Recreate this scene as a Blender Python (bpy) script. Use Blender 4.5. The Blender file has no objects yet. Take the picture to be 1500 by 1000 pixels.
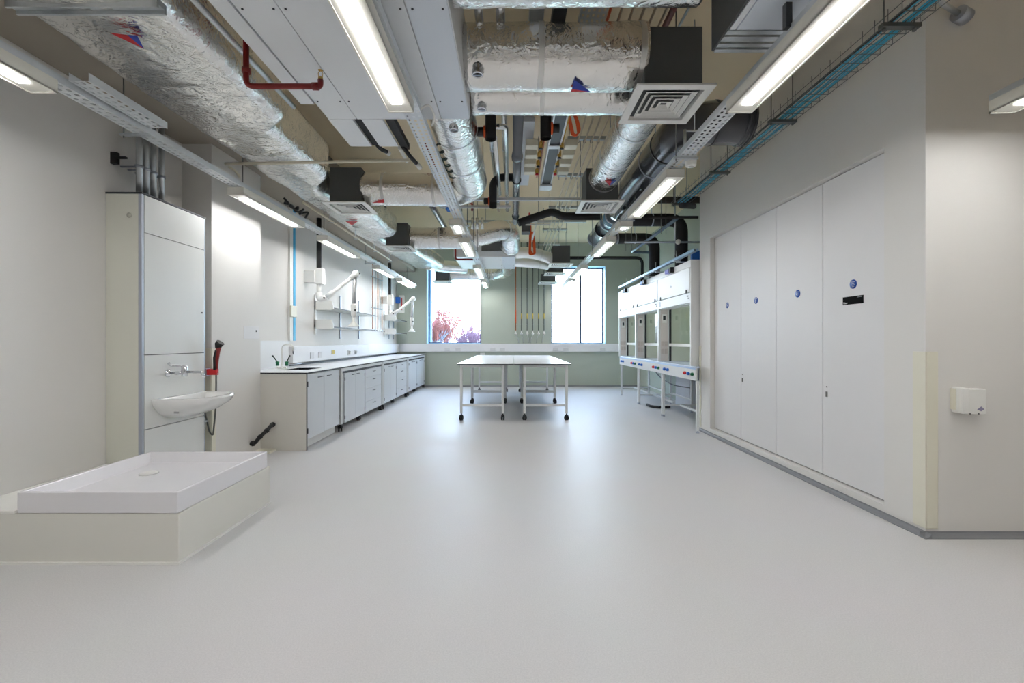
import bpy, math, random
from mathutils import Vector, noise, Matrix
random.seed(4)
SC = bpy.context.scene
COL = SC.collection
CX, CY, FPX, EYE = 750.0, 499.0, 650.0, 1.26

def at(px, py, Y):
    """the point of the place that stands Y metres in front of the camera on that line of sight"""
    return Vector(((px - CX) / FPX * Y, Y, EYE + (CY - py) / FPX * Y))

# ------------------------------------------------------------------ materials
def lin(c):
    c = c / 255.0
    return c / 12.92 if c <= 0.04045 else ((c + 0.055) / 1.055) ** 2.4

MATS = {}
def mat(name, rgb, rough=0.5, metal=0.0, var=0.03, vscale=5.0, bump=0.0, bscale=60.0, coat=0.0, stretch=None, spec=0.5):
    if name in MATS:
        return MATS[name]
    m = bpy.data.materials.new(name); m.use_nodes = True
    nt = m.node_tree; N = nt.nodes; L = nt.links
    b = N['Principled BSDF']
    c = [lin(v) for v in rgb]
    tc = N.new('ShaderNodeTexCoord'); mp = N.new('ShaderNodeMapping')
    L.new(tc.outputs['Object'], mp.inputs['Vector'])
    if stretch: mp.inputs['Scale'].default_value = stretch
    no = N.new('ShaderNodeTexNoise'); no.inputs['Scale'].default_value = vscale; no.inputs['Detail'].default_value = 3
    L.new(mp.outputs['Vector'], no.inputs['Vector'])
    mx = N.new('ShaderNodeMix'); mx.data_type = 'RGBA'
    mx.inputs['A'].default_value = [max(0, v * (1 - var)) for v in c] + [1]
    mx.inputs['B'].default_value = [min(1, v * (1 + var)) for v in c] + [1]
    L.new(no.outputs['Fac'], mx.inputs['Factor'])
    L.new(mx.outputs['Result'], b.inputs['Base Color'])
    b.inputs['Roughness'].default_value = rough
    b.inputs['Metallic'].default_value = metal
    b.inputs['Specular IOR Level'].default_value = spec
    if coat:
        b.inputs['Coat Weight'].default_value = coat; b.inputs['Coat Roughness'].default_value = 0.1
    if bump:
        n2 = N.new('ShaderNodeTexNoise'); n2.inputs['Scale'].default_value = bscale; n2.inputs['Detail'].default_value = 4
        L.new(mp.outputs['Vector'], n2.inputs['Vector'])
        bp = N.new('ShaderNodeBump'); bp.inputs['Strength'].default_value = bump; bp.inputs['Distance'].default_value = 0.01
        L.new(n2.outputs['Fac'], bp.inputs['Height']); L.new(bp.outputs['Normal'], b.inputs['Normal'])
    MATS[name] = m
    return m

def foil_mat(name, rgb, rough=0.24, crease=0.6, scale=1.0, stretch=(1,1,1), dist=0.016):
    m = bpy.data.materials.new(name); m.use_nodes = True
    nt = m.node_tree; N = nt.nodes; L = nt.links; b = N['Principled BSDF']
    c = [lin(v) for v in rgb]
    tc = N.new('ShaderNodeTexCoord')
    n0 = N.new('ShaderNodeTexNoise'); n0.inputs['Scale'].default_value = 8*scale; n0.inputs['Detail'].default_value = 1; n0.inputs['Distortion'].default_value = 0.9
    n1 = N.new('ShaderNodeTexNoise'); n1.inputs['Scale'].default_value = 21*scale; n1.inputs['Detail'].default_value = 1; n1.inputs['Distortion'].default_value = 1.0
    mp = N.new('ShaderNodeMapping'); mp.inputs['Rotation'].default_value = (0, 0, 0.5); mp.inputs['Scale'].default_value = stretch
    L.new(tc.outputs['Object'], mp.inputs['Vector'])
    L.new(mp.outputs['Vector'], n0.inputs['Vector']); L.new(mp.outputs['Vector'], n1.inputs['Vector'])
    # creases: fold the noise about its middle so that thin ridges appear
    r0 = N.new('ShaderNodeMath'); r0.operation = 'SUBTRACT'; r0.inputs[1].default_value = 0.5; L.new(n0.outputs['Fac'], r0.inputs[0])
    r1 = N.new('ShaderNodeMath'); r1.operation = 'ABSOLUTE'; L.new(r0.outputs[0], r1.inputs[0])
    r2 = N.new('ShaderNodeMath'); r2.operation = 'SUBTRACT'; r2.inputs[1].default_value = 0.5; L.new(n1.outputs['Fac'], r2.inputs[0])
    r3 = N.new('ShaderNodeMath'); r3.operation = 'ABSOLUTE'; L.new(r2.outputs[0], r3.inputs[0])
    a3 = N.new('ShaderNodeMath'); a3.operation = 'MULTIPLY_ADD'; a3.inputs[1].default_value = 0.45
    L.new(r3.outputs[0], a3.inputs[0]); L.new(r1.outputs[0], a3.inputs[2])
    bp = N.new('ShaderNodeBump'); bp.inputs['Strength'].default_value = crease; bp.inputs['Distance'].default_value = dist
    L.new(a3.outputs[0], bp.inputs['Height']); L.new(bp.outputs['Normal'], b.inputs['Normal'])
    b.inputs['Base Color'].default_value = c + [1]
    b.inputs['Metallic'].default_value = 0.97
    rr = N.new('ShaderNodeMapRange'); rr.inputs['To Min'].default_value = rough - 0.05; rr.inputs['To Max'].default_value = rough + 0.10
    L.new(n0.outputs['Fac'], rr.inputs['Value']); L.new(rr.outputs['Result'], b.inputs['Roughness'])
    MATS[name] = m
    return m

def emis_mat(name, rgb, strength):
    m = bpy.data.materials.new(name); m.use_nodes = True
    nt = m.node_tree; N = nt.nodes; L = nt.links; b = N['Principled BSDF']
    tc = N.new('ShaderNodeTexCoord'); no = N.new('ShaderNodeTexNoise'); no.inputs['Scale'].default_value = 3
    L.new(tc.outputs['Object'], no.inputs['Vector'])
    mr = N.new('ShaderNodeMapRange'); mr.inputs['To Min'].default_value = strength * 0.96; mr.inputs['To Max'].default_value = strength * 1.04
    L.new(no.outputs['Fac'], mr.inputs['Value']); L.new(mr.outputs['Result'], b.inputs['Emission Strength'])
    b.inputs['Emission Color'].default_value = [lin(v) for v in rgb] + [1]
    b.inputs['Base Color'].default_value = (0.9, 0.9, 0.9, 1)
    MATS[name] = m
    return m

def glass_mat(name, tint=(0.93, 0.98, 0.97), refl=0.06):
    m = bpy.data.materials.new(name); m.use_nodes = True
    nt = m.node_tree; N = nt.nodes; L = nt.links
    N.remove(N['Principled BSDF'])
    tr = N.new('ShaderNodeBsdfTransparent'); tr.inputs['Color'].default_value = (*tint, 1)
    gl = N.new('ShaderNodeBsdfGlossy'); gl.inputs['Roughness'].default_value = 0.02
    lw = N.new('ShaderNodeLayerWeight'); lw.inputs['Blend'].default_value = 0.5
    p5 = N.new('ShaderNodeMath'); p5.operation = 'POWER'; p5.inputs[1].default_value = 5.0; L.new(lw.outputs['Facing'], p5.inputs[0])
    fr = N.new('ShaderNodeMath'); fr.operation = 'MULTIPLY_ADD'; fr.inputs[1].default_value = 0.9; fr.inputs[2].default_value = 0.03; L.new(p5.outputs[0], fr.inputs[0])
    tc = N.new('ShaderNodeTexCoord'); no = N.new('ShaderNodeTexNoise'); no.inputs['Scale'].default_value = 2
    L.new(tc.outputs['Object'], no.inputs['Vector'])
    bp = N.new('ShaderNodeBump'); bp.inputs['Strength'].default_value = 0.02; L.new(no.outputs['Fac'], bp.inputs['Height'])
    L.new(bp.outputs['Normal'], gl.inputs['Normal'])
    mx = N.new('ShaderNodeMixShader')
    L.new(fr.outputs[0], mx.inputs[0]); L.new(tr.outputs[0], mx.inputs[1]); L.new(gl.outputs[0], mx.inputs[2])
    L.new(mx.outputs[0], N['Material Output'].inputs['Surface'])
    MATS[name] = m
    return m

WALLW = mat('white_wall_paint', (222, 220, 216), 0.6, var=0.012, vscale=1.5, bump=0.03, bscale=180)
WALLG = mat('sage_wall_paint', (172, 180, 168), 0.6, var=0.015, vscale=1.5, bump=0.03, bscale=180)
SOFF = mat('grey_soffit_paint', (150, 142, 130), 0.7, var=0.03, vscale=2)
CEIL = mat('beige_ceiling_slab', (230, 214, 182), 0.75, var=0.05, vscale=1.2, bump=0.05, bscale=30)
DOORW = mat('white_door_laminate', (222, 221, 221), 0.45, var=0.01)
CREAM = mat('cream_plastic', (224, 221, 204), 0.4, var=0.015)
LAM = mat('white_laminate', (224, 225, 222), 0.35, var=0.012)
LAMG = mat('pale_grey_laminate', (212, 216, 220), 0.35, var=0.012)
TOPW = mat('white_worktop_laminate', (236, 238, 240), 0.22, var=0.01)
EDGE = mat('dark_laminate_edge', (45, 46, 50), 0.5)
STEELW = mat('white_powder_coat', (224, 226, 226), 0.35, var=0.01)
CERAM = mat('white_ceramic', (238, 238, 236), 0.12, var=0.008, coat=0.4)
ACRY = mat('white_acrylic', (228, 227, 231), 0.2, var=0.01)
CHROME = mat('chrome', (215, 218, 222), 0.12, 1.0, var=0.02)
GALV = mat('galvanised_steel', (200, 205, 208), 0.38, 0.85, var=0.10, vscale=18, bump=0.05, bscale=50)
TRAYM = mat('galvanised_tray', (215, 219, 222), 0.42, 0.45, var=0.06, vscale=18)
PANEL = mat('painted_unit_panel', (226, 229, 232), 0.38, 0.15, var=0.03, vscale=3)
PANELB = mat('painted_unit_panel_cool', (216, 223, 232), 0.38, 0.15, var=0.03, vscale=3)
BLACK = mat('black_plastic', (24, 24, 26), 0.4, var=0.08)
RUBBER = mat('black_rubber', (18, 18, 20), 0.6, var=0.08)
DARKBOX = mat('dark_grey_plenum', (84, 87, 88), 0.6, var=0.05)
INSUL = mat('black_foam_insulation', (34, 34, 36), 0.7, var=0.10, vscale=25, bump=0.2, bscale=80)
RODM = mat('zinc_rod', (112, 114, 114), 0.4, 0.6, var=0.06)
CLAD = mat('bright_cladding', (238, 240, 242), 0.2, 0.9, var=0.03, vscale=10, bump=0.05, bscale=30)
PVC = mat('glossy_grey_pvc', (98, 104, 112), 0.18, 0.0, var=0.04, coat=0.5)
PVCD = mat('dark_glossy_pvc', (62, 64, 70), 0.2, 0.0, var=0.05, coat=0.5)
REDP = mat('red_painted_pipe', (128, 28, 26), 0.4, var=0.05)
REDB = mat('bright_red_plastic', (200, 30, 34), 0.35, var=0.03)
ORANGE = mat('orange_plastic', (226, 88, 32), 0.45, var=0.06)
COPPER = mat('copper_pipe', (184, 112, 78), 0.3, 0.9, var=0.08, vscale=12)
BRASS = mat('brass_valve', (196, 160, 84), 0.3, 0.9, var=0.06)
YELLOW = mat('yellow_band', (206, 182, 70), 0.45)
BLUEP = mat('blue_plastic', (22, 100, 190), 0.4)
BLUESG = mat('blue_sign_face', (18, 78, 168), 0.35)
CYAN = mat('cyan_cable_sheath', (70, 180, 214), 0.45, var=0.10, vscale=40)
CYANF = mat('cyan_protective_film', (50, 172, 222), 0.3, var=0.03)
GREEN = mat('green_plastic', (20, 110, 70), 0.4)
WPL = mat('white_plastic', (232, 232, 228), 0.35)
DARKW = mat('dark_window_frame', (58, 74, 98), 0.4, 0.3)
PALEW = mat('pale_window_liner', (178, 216, 240), 0.4)
WHITEI = mat('white_lettering', (240, 240, 240), 0.5)
GREYI = mat('grey_lettering', (150, 155, 160), 0.5)
ALU = mat('anodised_aluminium', (178, 184, 196), 0.35, 0.6, var=0.03)
SKIRT = mat('grey_vinyl_skirting', (128, 130, 134), 0.5, var=0.02)
BAFFLE = mat('fume_liner', (206, 210, 196), 0.35, var=0.03)
PINKP = mat('warm_grey_plastic', (214, 206, 202), 0.35)
BARK = mat('grey_branch_bark', (124, 130, 150), 0.8, var=0.25, vscale=4)
TWIG = mat('red_brown_twig', (146, 88, 84), 0.8, var=0.3, vscale=2)
GRASS = mat('winter_grass', (150, 160, 130), 0.9, var=0.2, vscale=3)
SINKM = mat('dark_sink_bowl', (52, 54, 56), 0.3, 0.2)
FOIL = foil_mat('silver_foil_insulation', (240, 239, 236), rough=0.17, crease=1.0, scale=.95, stretch=(1.0, 1.35, 1.0), dist=0.0165)
FOILR = foil_mat('smooth_silver_foil', (238, 237, 234), rough=0.17, crease=1.0, scale=1.15, dist=0.015)
FOILW = foil_mat('white_foil_wrap', (238, 238, 236), rough=0.5, crease=0.35)
LED = emis_mat('led_diffuser', (253, 252, 252), 25.0)
GLASS = glass_mat('clear_glass')
GLASSG = glass_mat('green_tinted_sash_glass', (0.90, 0.94, 0.90))

def floor_mat():
    m = bpy.data.materials.new('grey_resin_floor'); m.use_nodes = True
    nt = m.node_tree; N = nt.nodes; L = nt.links; b = N['Principled BSDF']
    tc = N.new('ShaderNodeTexCoord')
    n1 = N.new('ShaderNodeTexNoise'); n1.inputs['Scale'].default_value = 160; n1.inputs['Detail'].default_value = 2
    n2 = N.new('ShaderNodeTexNoise'); n2.inputs['Scale'].default_value = 1.3; n2.inputs['Detail'].default_value = 4
    cr = N.new('ShaderNodeValToRGB')
    e = cr.color_ramp.elements
    e[0].position = 0.25; e[0].color = (*[lin(v) for v in (196, 195, 196)], 1)
    e[1].position = 0.8; e[1].color = (*[lin(v) for v in (212, 211, 211)], 1)
    L.new(tc.outputs['Object'], n1.inputs['Vector']); L.new(tc.outputs['Object'], n2.inputs['Vector'])
    L.new(n1.outputs['Fac'], cr.inputs['Fac'])
    mx = N.new('ShaderNodeMix'); mx.data_type = 'RGBA'; mx.blend_type = 'MULTIPLY'; mx.inputs['Factor'].default_value = 0.06
    L.new(cr.outputs['Color'], mx.inputs['A']); L.new(n2.outputs['Color'], mx.inputs['B'])
    L.new(mx.outputs['Result'], b.inputs['Base Color'])
    mr = N.new('ShaderNodeMapRange'); mr.inputs['To Min'].default_value = 0.36; mr.inputs['To Max'].default_value = 0.56
    L.new(n2.outputs['Fac'], mr.inputs['Value']); L.new(mr.outputs['Result'], b.inputs['Roughness'])
    bp = N.new('ShaderNodeBump'); bp.inputs['Strength'].default_value = 0.06; bp.inputs['Distance'].default_value = 0.004
    L.new(n1.outputs['Fac'], bp.inputs['Height']); L.new(bp.outputs['Normal'], b.inputs['Normal'])
    return m
FLOORM = floor_mat()

# ------------------------------------------------------------------ mesh building
class MB:
    def __init__(s):
        s.v = []; s.f = []; s.sm = []
    def add(s, vs, fs, smooth=False):
        o = len(s.v); s.v += [tuple(v) for v in vs]
        for f in fs:
            s.f.append([i + o for i in f]); s.sm.append(smooth)
        return s
    def box(s, x0, x1, y0, y1, z0, z1):
        if x0 > x1: x0, x1 = x1, x0
        if y0 > y1: y0, y1 = y1, y0
        if z0 > z1: z0, z1 = z1, z0
        vs = [(x0,y0,z0),(x1,y0,z0),(x1,y1,z0),(x0,y1,z0),(x0,y0,z1),(x1,y0,z1),(x1,y1,z1),(x0,y1,z1)]
        return s.add(vs, [(0,3,2,1),(4,5,6,7),(0,1,5,4),(1,2,6,5),(2,3,7,6),(3,0,4,7)])
    def tube(s, pts, r, seg=12, caps=True, jit=0.0, jscale=6.0, squash=1.0):
        pts = [Vector(p) for p in pts]; n = len(pts)
        rs = r if isinstance(r, (list, tuple)) else [r] * n
        T = []
        for i in range(n):
            a = pts[max(0, i-1)]; b = pts[min(n-1, i+1)]
            d = (b - a); T.append(d.normalized() if d.length > 1e-9 else Vector((0,0,1)))
        up = Vector((0,0,1)) if abs(T[0].z) < 0.9 else Vector((0,1,0))
        nrm = (up - T[0] * up.dot(T[0])).normalized()
        vs = []
        for i in range(n):
            if i:
                ax = T[i-1].cross(T[i])
                if ax.length > 1e-7:
                    nrm = Matrix.Rotation(T[i-1].angle(T[i]), 3, ax.normalized()) @ nrm
                nrm = (nrm - T[i] * nrm.dot(T[i])).normalized()
            bi = T[i].cross(nrm)
            for k in range(seg):
                a = 2 * math.pi * k / seg
                d = nrm * math.cos(a) + bi * math.sin(a)
                rr = rs[i]
                p = pts[i] + d * rr
                if jit:
                    rr = rr * (1 + jit * noise.noise(p * jscale) + jit * 0.5 * noise.noise(p * jscale * 2.7))
                    p = pts[i] + d * rr
                vs.append(p)
        fs = []
        for i in range(n-1):
            for k in range(seg):
                k2 = (k+1) % seg
                fs.append((i*seg+k, (i+1)*seg+k, (i+1)*seg+k2, i*seg+k2))
        s.add(vs, fs, True)
        if caps:
            o = len(s.v) - len(vs)
            s.f.append([o + k for k in range(seg)]); s.sm.append(False)
            s.f.append([o + (n-1)*seg + k for k in reversed(range(seg))]); s.sm.append(False)
        return s
    def cyl(s, p0, p1, r, seg=16, r1=None):
        return s.tube([p0, p1], [r, r if r1 is None else r1], seg)
    def lathe(s, prof, c, axis='z', seg=24):
        """prof: (radius, height) pairs along the axis"""
        vs = []; n = len(prof)
        for (r, h) in prof:
            for k in range(seg):
                a = 2*math.pi*k/seg; p, q = r*math.cos(a), r*math.sin(a)
                v = {'z': (p, q, h), 'x': (h, p, q), 'y': (p, h, q)}[axis]
                vs.append((v[0]+c[0], v[1]+c[1], v[2]+c[2]))
        fs = []
        for i in range(n-1):
            for k in range(seg):
                k2 = (k+1) % seg
                fs.append((i*seg+k, i*seg+k2, (i+1)*seg+k2, (i+1)*seg+k))
        return s.add(vs, fs, True)
    def prism(s, poly, axis, a0, a1):
        n = len(poly)
        def P(u, w, a):
            return {'x': (a, u, w), 'y': (u, a, w), 'z': (u, w, a)}[axis]
        vs = [P(u, w, a0) for u, w in poly] + [P(u, w, a1) for u, w in poly]
        fs = [tuple(range(n)), tuple(reversed(range(n, 2*n)))]
        for k in range(n):
            k2 = (k+1) % n
            fs.append((k, k2, n+k2, n+k))
        return s.add(vs, fs)
    def build(s, name, m, parent=None, bevel=0.0, fix=True, **props):
        me = bpy.data.meshes.new(name)
        org = Vector((0,0,0))
        if parent is None:
            xs = [v[0] for v in s.v]; ys = [v[1] for v in s.v]; zs = [v[2] for v in s.v]
            org = Vector(((min(xs)+max(xs))/2, (min(ys)+max(ys))/2, min(zs)))
        else:
            p = parent
            while p is not None:
                org = org + p.location; p = p.parent
        me.from_pydata([(v[0]-org.x, v[1]-org.y, v[2]-org.z) for v in s.v], [], s.f)
        me.polygons.foreach_set('use_smooth', s.sm)
        if fix:
            import bmesh
            bm = bmesh.new(); bm.from_mesh(me)
            bmesh.ops.recalc_face_normals(bm, faces=bm.faces)
            bm.to_mesh(me); bm.free()
        me.materials.append(m)
        o = bpy.data.objects.new(name, me)
        COL.objects.link(o)
        if parent is None: o.location = org
        else: o.parent = parent
        if bevel:
            b = o.modifiers.new('soft_edge', 'BEVEL'); b.width = bevel; b.segments = 2; b.limit_method = 'ANGLE'
        for k, v in props.items(): o[k] = v
        return o

def rounded(pts, rad, n=8):
    pts = [Vector(p) for p in pts]
    out = [pts[0]]
    for i in range(1, len(pts)-1):
        a, b, c = pts[i-1], pts[i], pts[i+1]
        u = (a-b); w = (c-b)
        rr = min(rad, u.length*0.49, w.length*0.49)
        p0 = b + u.normalized()*rr; p1 = b + w.normalized()*rr
        for k in range(n+1):
            t = k/n
            out.append(p0*(1-t)**2 + b*2*t*(1-t) + p1*t*t)
    out.append(pts[-1])
    return out

def dense(pts, step):
    out = [Vector(pts[0])]
    for i in range(1, len(pts)):
        a = Vector(pts[i-1]); b = Vector(pts[i]); d = (b-a).length
        k = max(1, int(d/step))
        for j in range(1, k+1): out.append(a.lerp(b, j/k))
    return out

def tag(o, label, cat, group=None):
    o['label'] = label; o['category'] = cat
    if group: o['group'] = group
    return o

def thing(name, label, cat, loc=(0,0,0), group=None):
    o = bpy.data.objects.new(name, None); o.empty_display_size = 0.1
    COL.objects.link(o); o.location = loc
    return tag(o, label, cat, group)

def struct(mb, name, m, parent=None, bevel=0.0):
    o = mb.build(name, m, parent, bevel)
    o['kind'] = 'structure'
    return o

def copy_tree(o, parent=None):
    c = o.copy(); COL.objects.link(c)
    if parent is not None: c.parent = parent
    for ch in list(o.children): copy_tree(ch, c)
    return c

def single(mb, name, m, label, cat, group=None, bevel=0.0):
    return tag(mb.build(name, m, None, bevel), label, cat, group)

# ------------------------------------------------------------------ the room
XL, XR, YF, ZC = -3.17, 2.67, 12.17, 3.95
YN, XE = -4.0, 5.2
struct(MB().box(-3.6, XE+.2, YN-.2, YF+.35, -.1, 0), 'floor', FLOORM)
struct(MB().box(-3.6, XE+.2, YN-.2, YF+.35, ZC, ZC+.15), 'ceiling', CEIL)
struct(MB().box(XL, -2.66, YN, YF, 3.15, ZC), 'ceiling_soffit', SOFF)
struct(MB().box(XL-.25, XL, YN-.2, YF+.35, 0, ZC), 'wall_left', WALLW)
struct(MB().box(XL, -2.885, 4.26, 5.09, 0, 3.15), 'wall_nib', WALLW)
struct(MB().box(-3.6, XE+.2, YN-.2, YN, 0, ZC), 'wall_rear', WALLW)
struct(MB().box(XE, XE+.2, YN, 2.865, 0, ZC), 'wall_side', WALLW)
# far wall with its two window openings
W = [(-2.346, -.843), (1.07, 2.565)]; ZS, ZH = 1.18, 3.31
m = MB()
YB = YF + .33
m.box(XL, W[0][0], YF, YB, 0, ZC).box(W[0][1], W[1][0], YF, YB, 0, ZC).box(W[1][1], 3.9, YF, YB, 0, ZC)
for a, b in W: m.box(a, b, YF, YB, 0, ZS).box(a, b, YF, YB, ZH, ZC)
struct(m, 'wall_far', WALLG)
# the riser block on the right: long face X = XR with the door recess, short face Y = 2.865
m = MB()
RY0, RY1, RZ0, RZ1, XD = 3.184, 5.98, .08, 2.645, 2.73
m.box(XD+.02, 3.6, 2.865, 6.31, 0, ZC)
m.box(3.6, XE+.2, 2.865, 3.1, 0, ZC)
m.box(XR, XD+.02, 2.865, RY0, 0, ZC).box(XR, XD+.02, RY1, 6.31, 0, ZC)
m.box(XR, XD+.02, RY0, RY1, 0, RZ0).box(XR, XD+.02, RY0, RY1, RZ1, ZC)
struct(m, 'wall_right', WALLW)
struct(MB().box(3.5, 3.7, 6.31, YF+.33, 0, ZC), 'wall_right_recess', WALLG)
# skirtings
def skirt(name, x0, x1, y0, y1): return struct(MB().box(x0, x1, y0, y1, 0, .012), name, SKIRT)
m = MB()
prof = [(0,0),(.045,0),(.045,.004),(.02,.010),(.007,.022),(.005,.032),(0,.032)]
m = MB(); m.prism([(XR - u, w) for u, w in prof], 'y', 2.82, 6.31); struct(m, 'baseboard_right', SKIRT)
m = MB(); m.prism([(2.865 - u, w) for u, w in prof], 'x', 2.63, XE); struct(m, 'baseboard_facing', SKIRT)
m = MB(); m.prism([(YF - u, w*1.4) for u, w in prof], 'x', XL, 3.5); struct(m, 'baseboard_far', SKIRT)
m = MB(); m.prism([(XL + u, w) for u, w in prof], 'y', YN, 2.5); struct(m, 'baseboard_left', SKIRT)
m = MB(); m.prism([(-2.885 + u*.7, w*.8) for u, w in prof], 'y', 4.26, 5.085); struct(m, 'baseboard_nib', WALLW)
# windows
for k, (a, b) in enumerate(W):
    yw = YF + .25
    f = MB()
    f.box(a, a+.045, yw, yw+.07, ZS, ZH).box(b-.045, b, yw, yw+.07, ZS, ZH)
    f.box(a, b, yw, yw+.07, ZS, ZS+.035).box(a, b, yw, yw+.07, ZH-.045, ZH)
    if k == 1: f.box(1.90, 1.945, yw, yw+.07, ZS, ZH)
    fr = struct(f, 'window_%d' % (k+1), DARKW)
    g = struct(MB().box(a+.04, b-.04, yw+.03, yw+.036, ZS+.03, ZH-.04), 'pane', GLASS, fr)
    lr = MB()
    if k == 0: lr.box(a+.001, a+.012, YF+.01, yw, ZS, ZH).box(a+.05, a+.11, yw-.03, yw-.001, ZS+.04, ZH-.05)
    else: lr.box(b-.012, b-.001, YF+.01, yw, ZS, ZH)
    lr.box(a, b, YF+.01, yw, ZH-.012, ZH-.001)
    lr.box(a, b, YF+.01, yw, ZS+.001, ZS+.012)
    struct(lr, 'window_reveal_lining', PALEW, fr)

struct(MB().box(XD+.0192, XD+.0199, RY0+.001, RY1-.001, RZ0+.001, RZ1-.001), 'door_frame_backing', EDGE)
# doors of the riser cupboard, four equal leaves in a shallow recess
dys = [3.184, 3.90, 4.585, 5.285, 5.98]
for k in range(4):
    y0, y1 = dys[k]+.003, dys[k+1]-.003
    d = struct(MB().box(XD, XD+.019, y0, y1, RZ0+.012, RZ1-.008), 'door_%d' % (k+1), DOORW)
    if k in (0, 2):
        yk = y1 - .05 if k == 0 else y1 - .03
        m = MB(); m.lathe([(0,0),(.006,0),(.006,.004),(0,.004)], (XD-.004, yk, .862), 'x', 10)
        m.box(XD-.006, XD, yk-.009, yk+.009, .775, .80+.02)
        struct(m, 'door_lock', mat('brushed_lock', (110, 108, 104), .4, .6), d)
struct(MB().box(XD+.0005, XD+.004, 4.58-.012, 4.58+.0, 1.98, 2.06), 'door_hinge', ALU)

# corner guards
def guard(label, x0, y0, dx, dy, z1, z0=.012):
    m = MB()
    t = .008
    m.box(x0, x0+dx, y0 - (t if dy > 0 else -t), y0, z0, z1)
    m.box(x0 - (t if dx > 0 else -t), x0, y0 - (t if dy > 0 else -t), y0 + dy, z0, z1)
    return single(m, 'corner_guard', CREAM, label, 'corner guard', 'cream corner guards', bevel=.003)
guard('cream full-thickness corner guard on the near corner of the white door wall', XR, 2.865, .075, .085, 1.19, .05)
guard('thin cream corner guard at the wall end beside the fume cupboards', XR, 6.31, .06, -.05, 1.19, .05)
guard('cream corner guard on the white nib behind the washbasin', -2.885, 4.26, -.06, .05, 1.19, .0)

# round blue door signs
def text_part(body, size, loc, rot, m, parent, name='lettering', align='CENTER', spacing=1.0):
    c = bpy.data.curves.new(name, 'FONT'); c.body = body; c.size = size; c.align_x = align; c.align_y = 'CENTER'
    c.extrude = 0.0003; c.space_line = spacing
    c.materials.append(m)
    tmp = bpy.data.objects.new('tmp', c); COL.objects.link(tmp)
    bpy.context.view_layer.update()
    me = bpy.data.meshes.new_from_object(tmp.evaluated_get(bpy.context.evaluated_depsgraph_get()))
    bpy.data.objects.remove(tmp); bpy.data.curves.remove(c)
    me.name = name
    if not me.materials: me.materials.append(m)
    o = bpy.data.objects.new(name, me); COL.objects.link(o); o.parent = parent
    org = Vector((0,0,0)); p = parent
    while p is not None: org += p.location; p = p.parent
    o.location = Vector(loc) - org; o.rotation_euler = rot
    return o
RFACE = (math.pi/2, 0, -math.pi/2)     # reads from the -X side
sg = 'round blue door signs'
for (py, px, lab) in [(416, 1250, 'round blue door sign on the nearest riser door, above the black nameplate'),
                      (430, 1168.5, 'round blue door sign alone on the second nearest riser door'),
                      (440, 1107.5, 'round blue door sign on the third riser door counted from the near corner'),
                      (447, 1065.5, 'round blue door sign on the riser door nearest the fume cupboards')]:
    Y = XD*FPX/(px-CX); z = EYE + (CY-py)/FPX*Y
    m = MB(); m.lathe([(0,-.002),(.037,-.002),(.037,0),(0,0)], (XD, Y, z), 'x', 28)
    s = single(m, 'door_sign', BLUESG, lab, 'sign', sg)
    text_part('Fire door\nkeep\nlocked\nshut', .013, (XD-.0028, Y, z), RFACE, WHITEI, s, spacing=.95)
y0, y1 = XD*FPX/(1265-CX), XD*FPX/(1235-CX)
m = MB().box(XD-.003, XD, y0, y1, 1.553, 1.617)
s = single(m, 'name_plate', mat('matt_black_plate', (10, 10, 11), .8, spec=.1), 'black rectangular nameplate reading Riser on the nearest riser door', 'sign')
text_part('Riser', .022, (XD-.0035, y1-.008, 1.567), RFACE, WHITEI, s, align='LEFT')
m = MB()
for k in range(6): m.box(XD-.0036, XD-.003, y0+.012+k*.0085, y0+.017+k*.0085, 1.603, 1.608)
m.build('small_print', GREYI, s)

# socket housing on the facing wall
bx = thing('dispenser_box', 'small white box with a sloping side on the wall beside the corner guard', 'wall box', (2.93, 2.865, .79))
m = MB(); m.box(2.834, 2.885, 2.797, 2.864, .80, .962).box(2.872, 3.0, 2.805, 2.864, .795, .955); m.build('housing', WPL, bx, .005)
m = MB(); m.lathe([(0,0),(.004,0),(.004,.006),(0,.006)], (2.895, 2.803, .799), 'y', 8).lathe([(0,0),(.004,0),(.004,.006),(0,.006)], (2.95, 2.803, .799), 'y', 8); m.build('screw', BLACK, bx)
m = MB(); m.prism([(2.94,.825),(2.965,.845),(2.985,.828),(2.965,.815)], 'y', 2.8035, 2.805); m.build('emblem', mat('mauve_print', (140,135,165), .5), bx)
m = MB().box(2.828, 2.834, 2.83, 2.864, .82, .955); m.build('side_lip', CREAM, bx)
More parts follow.
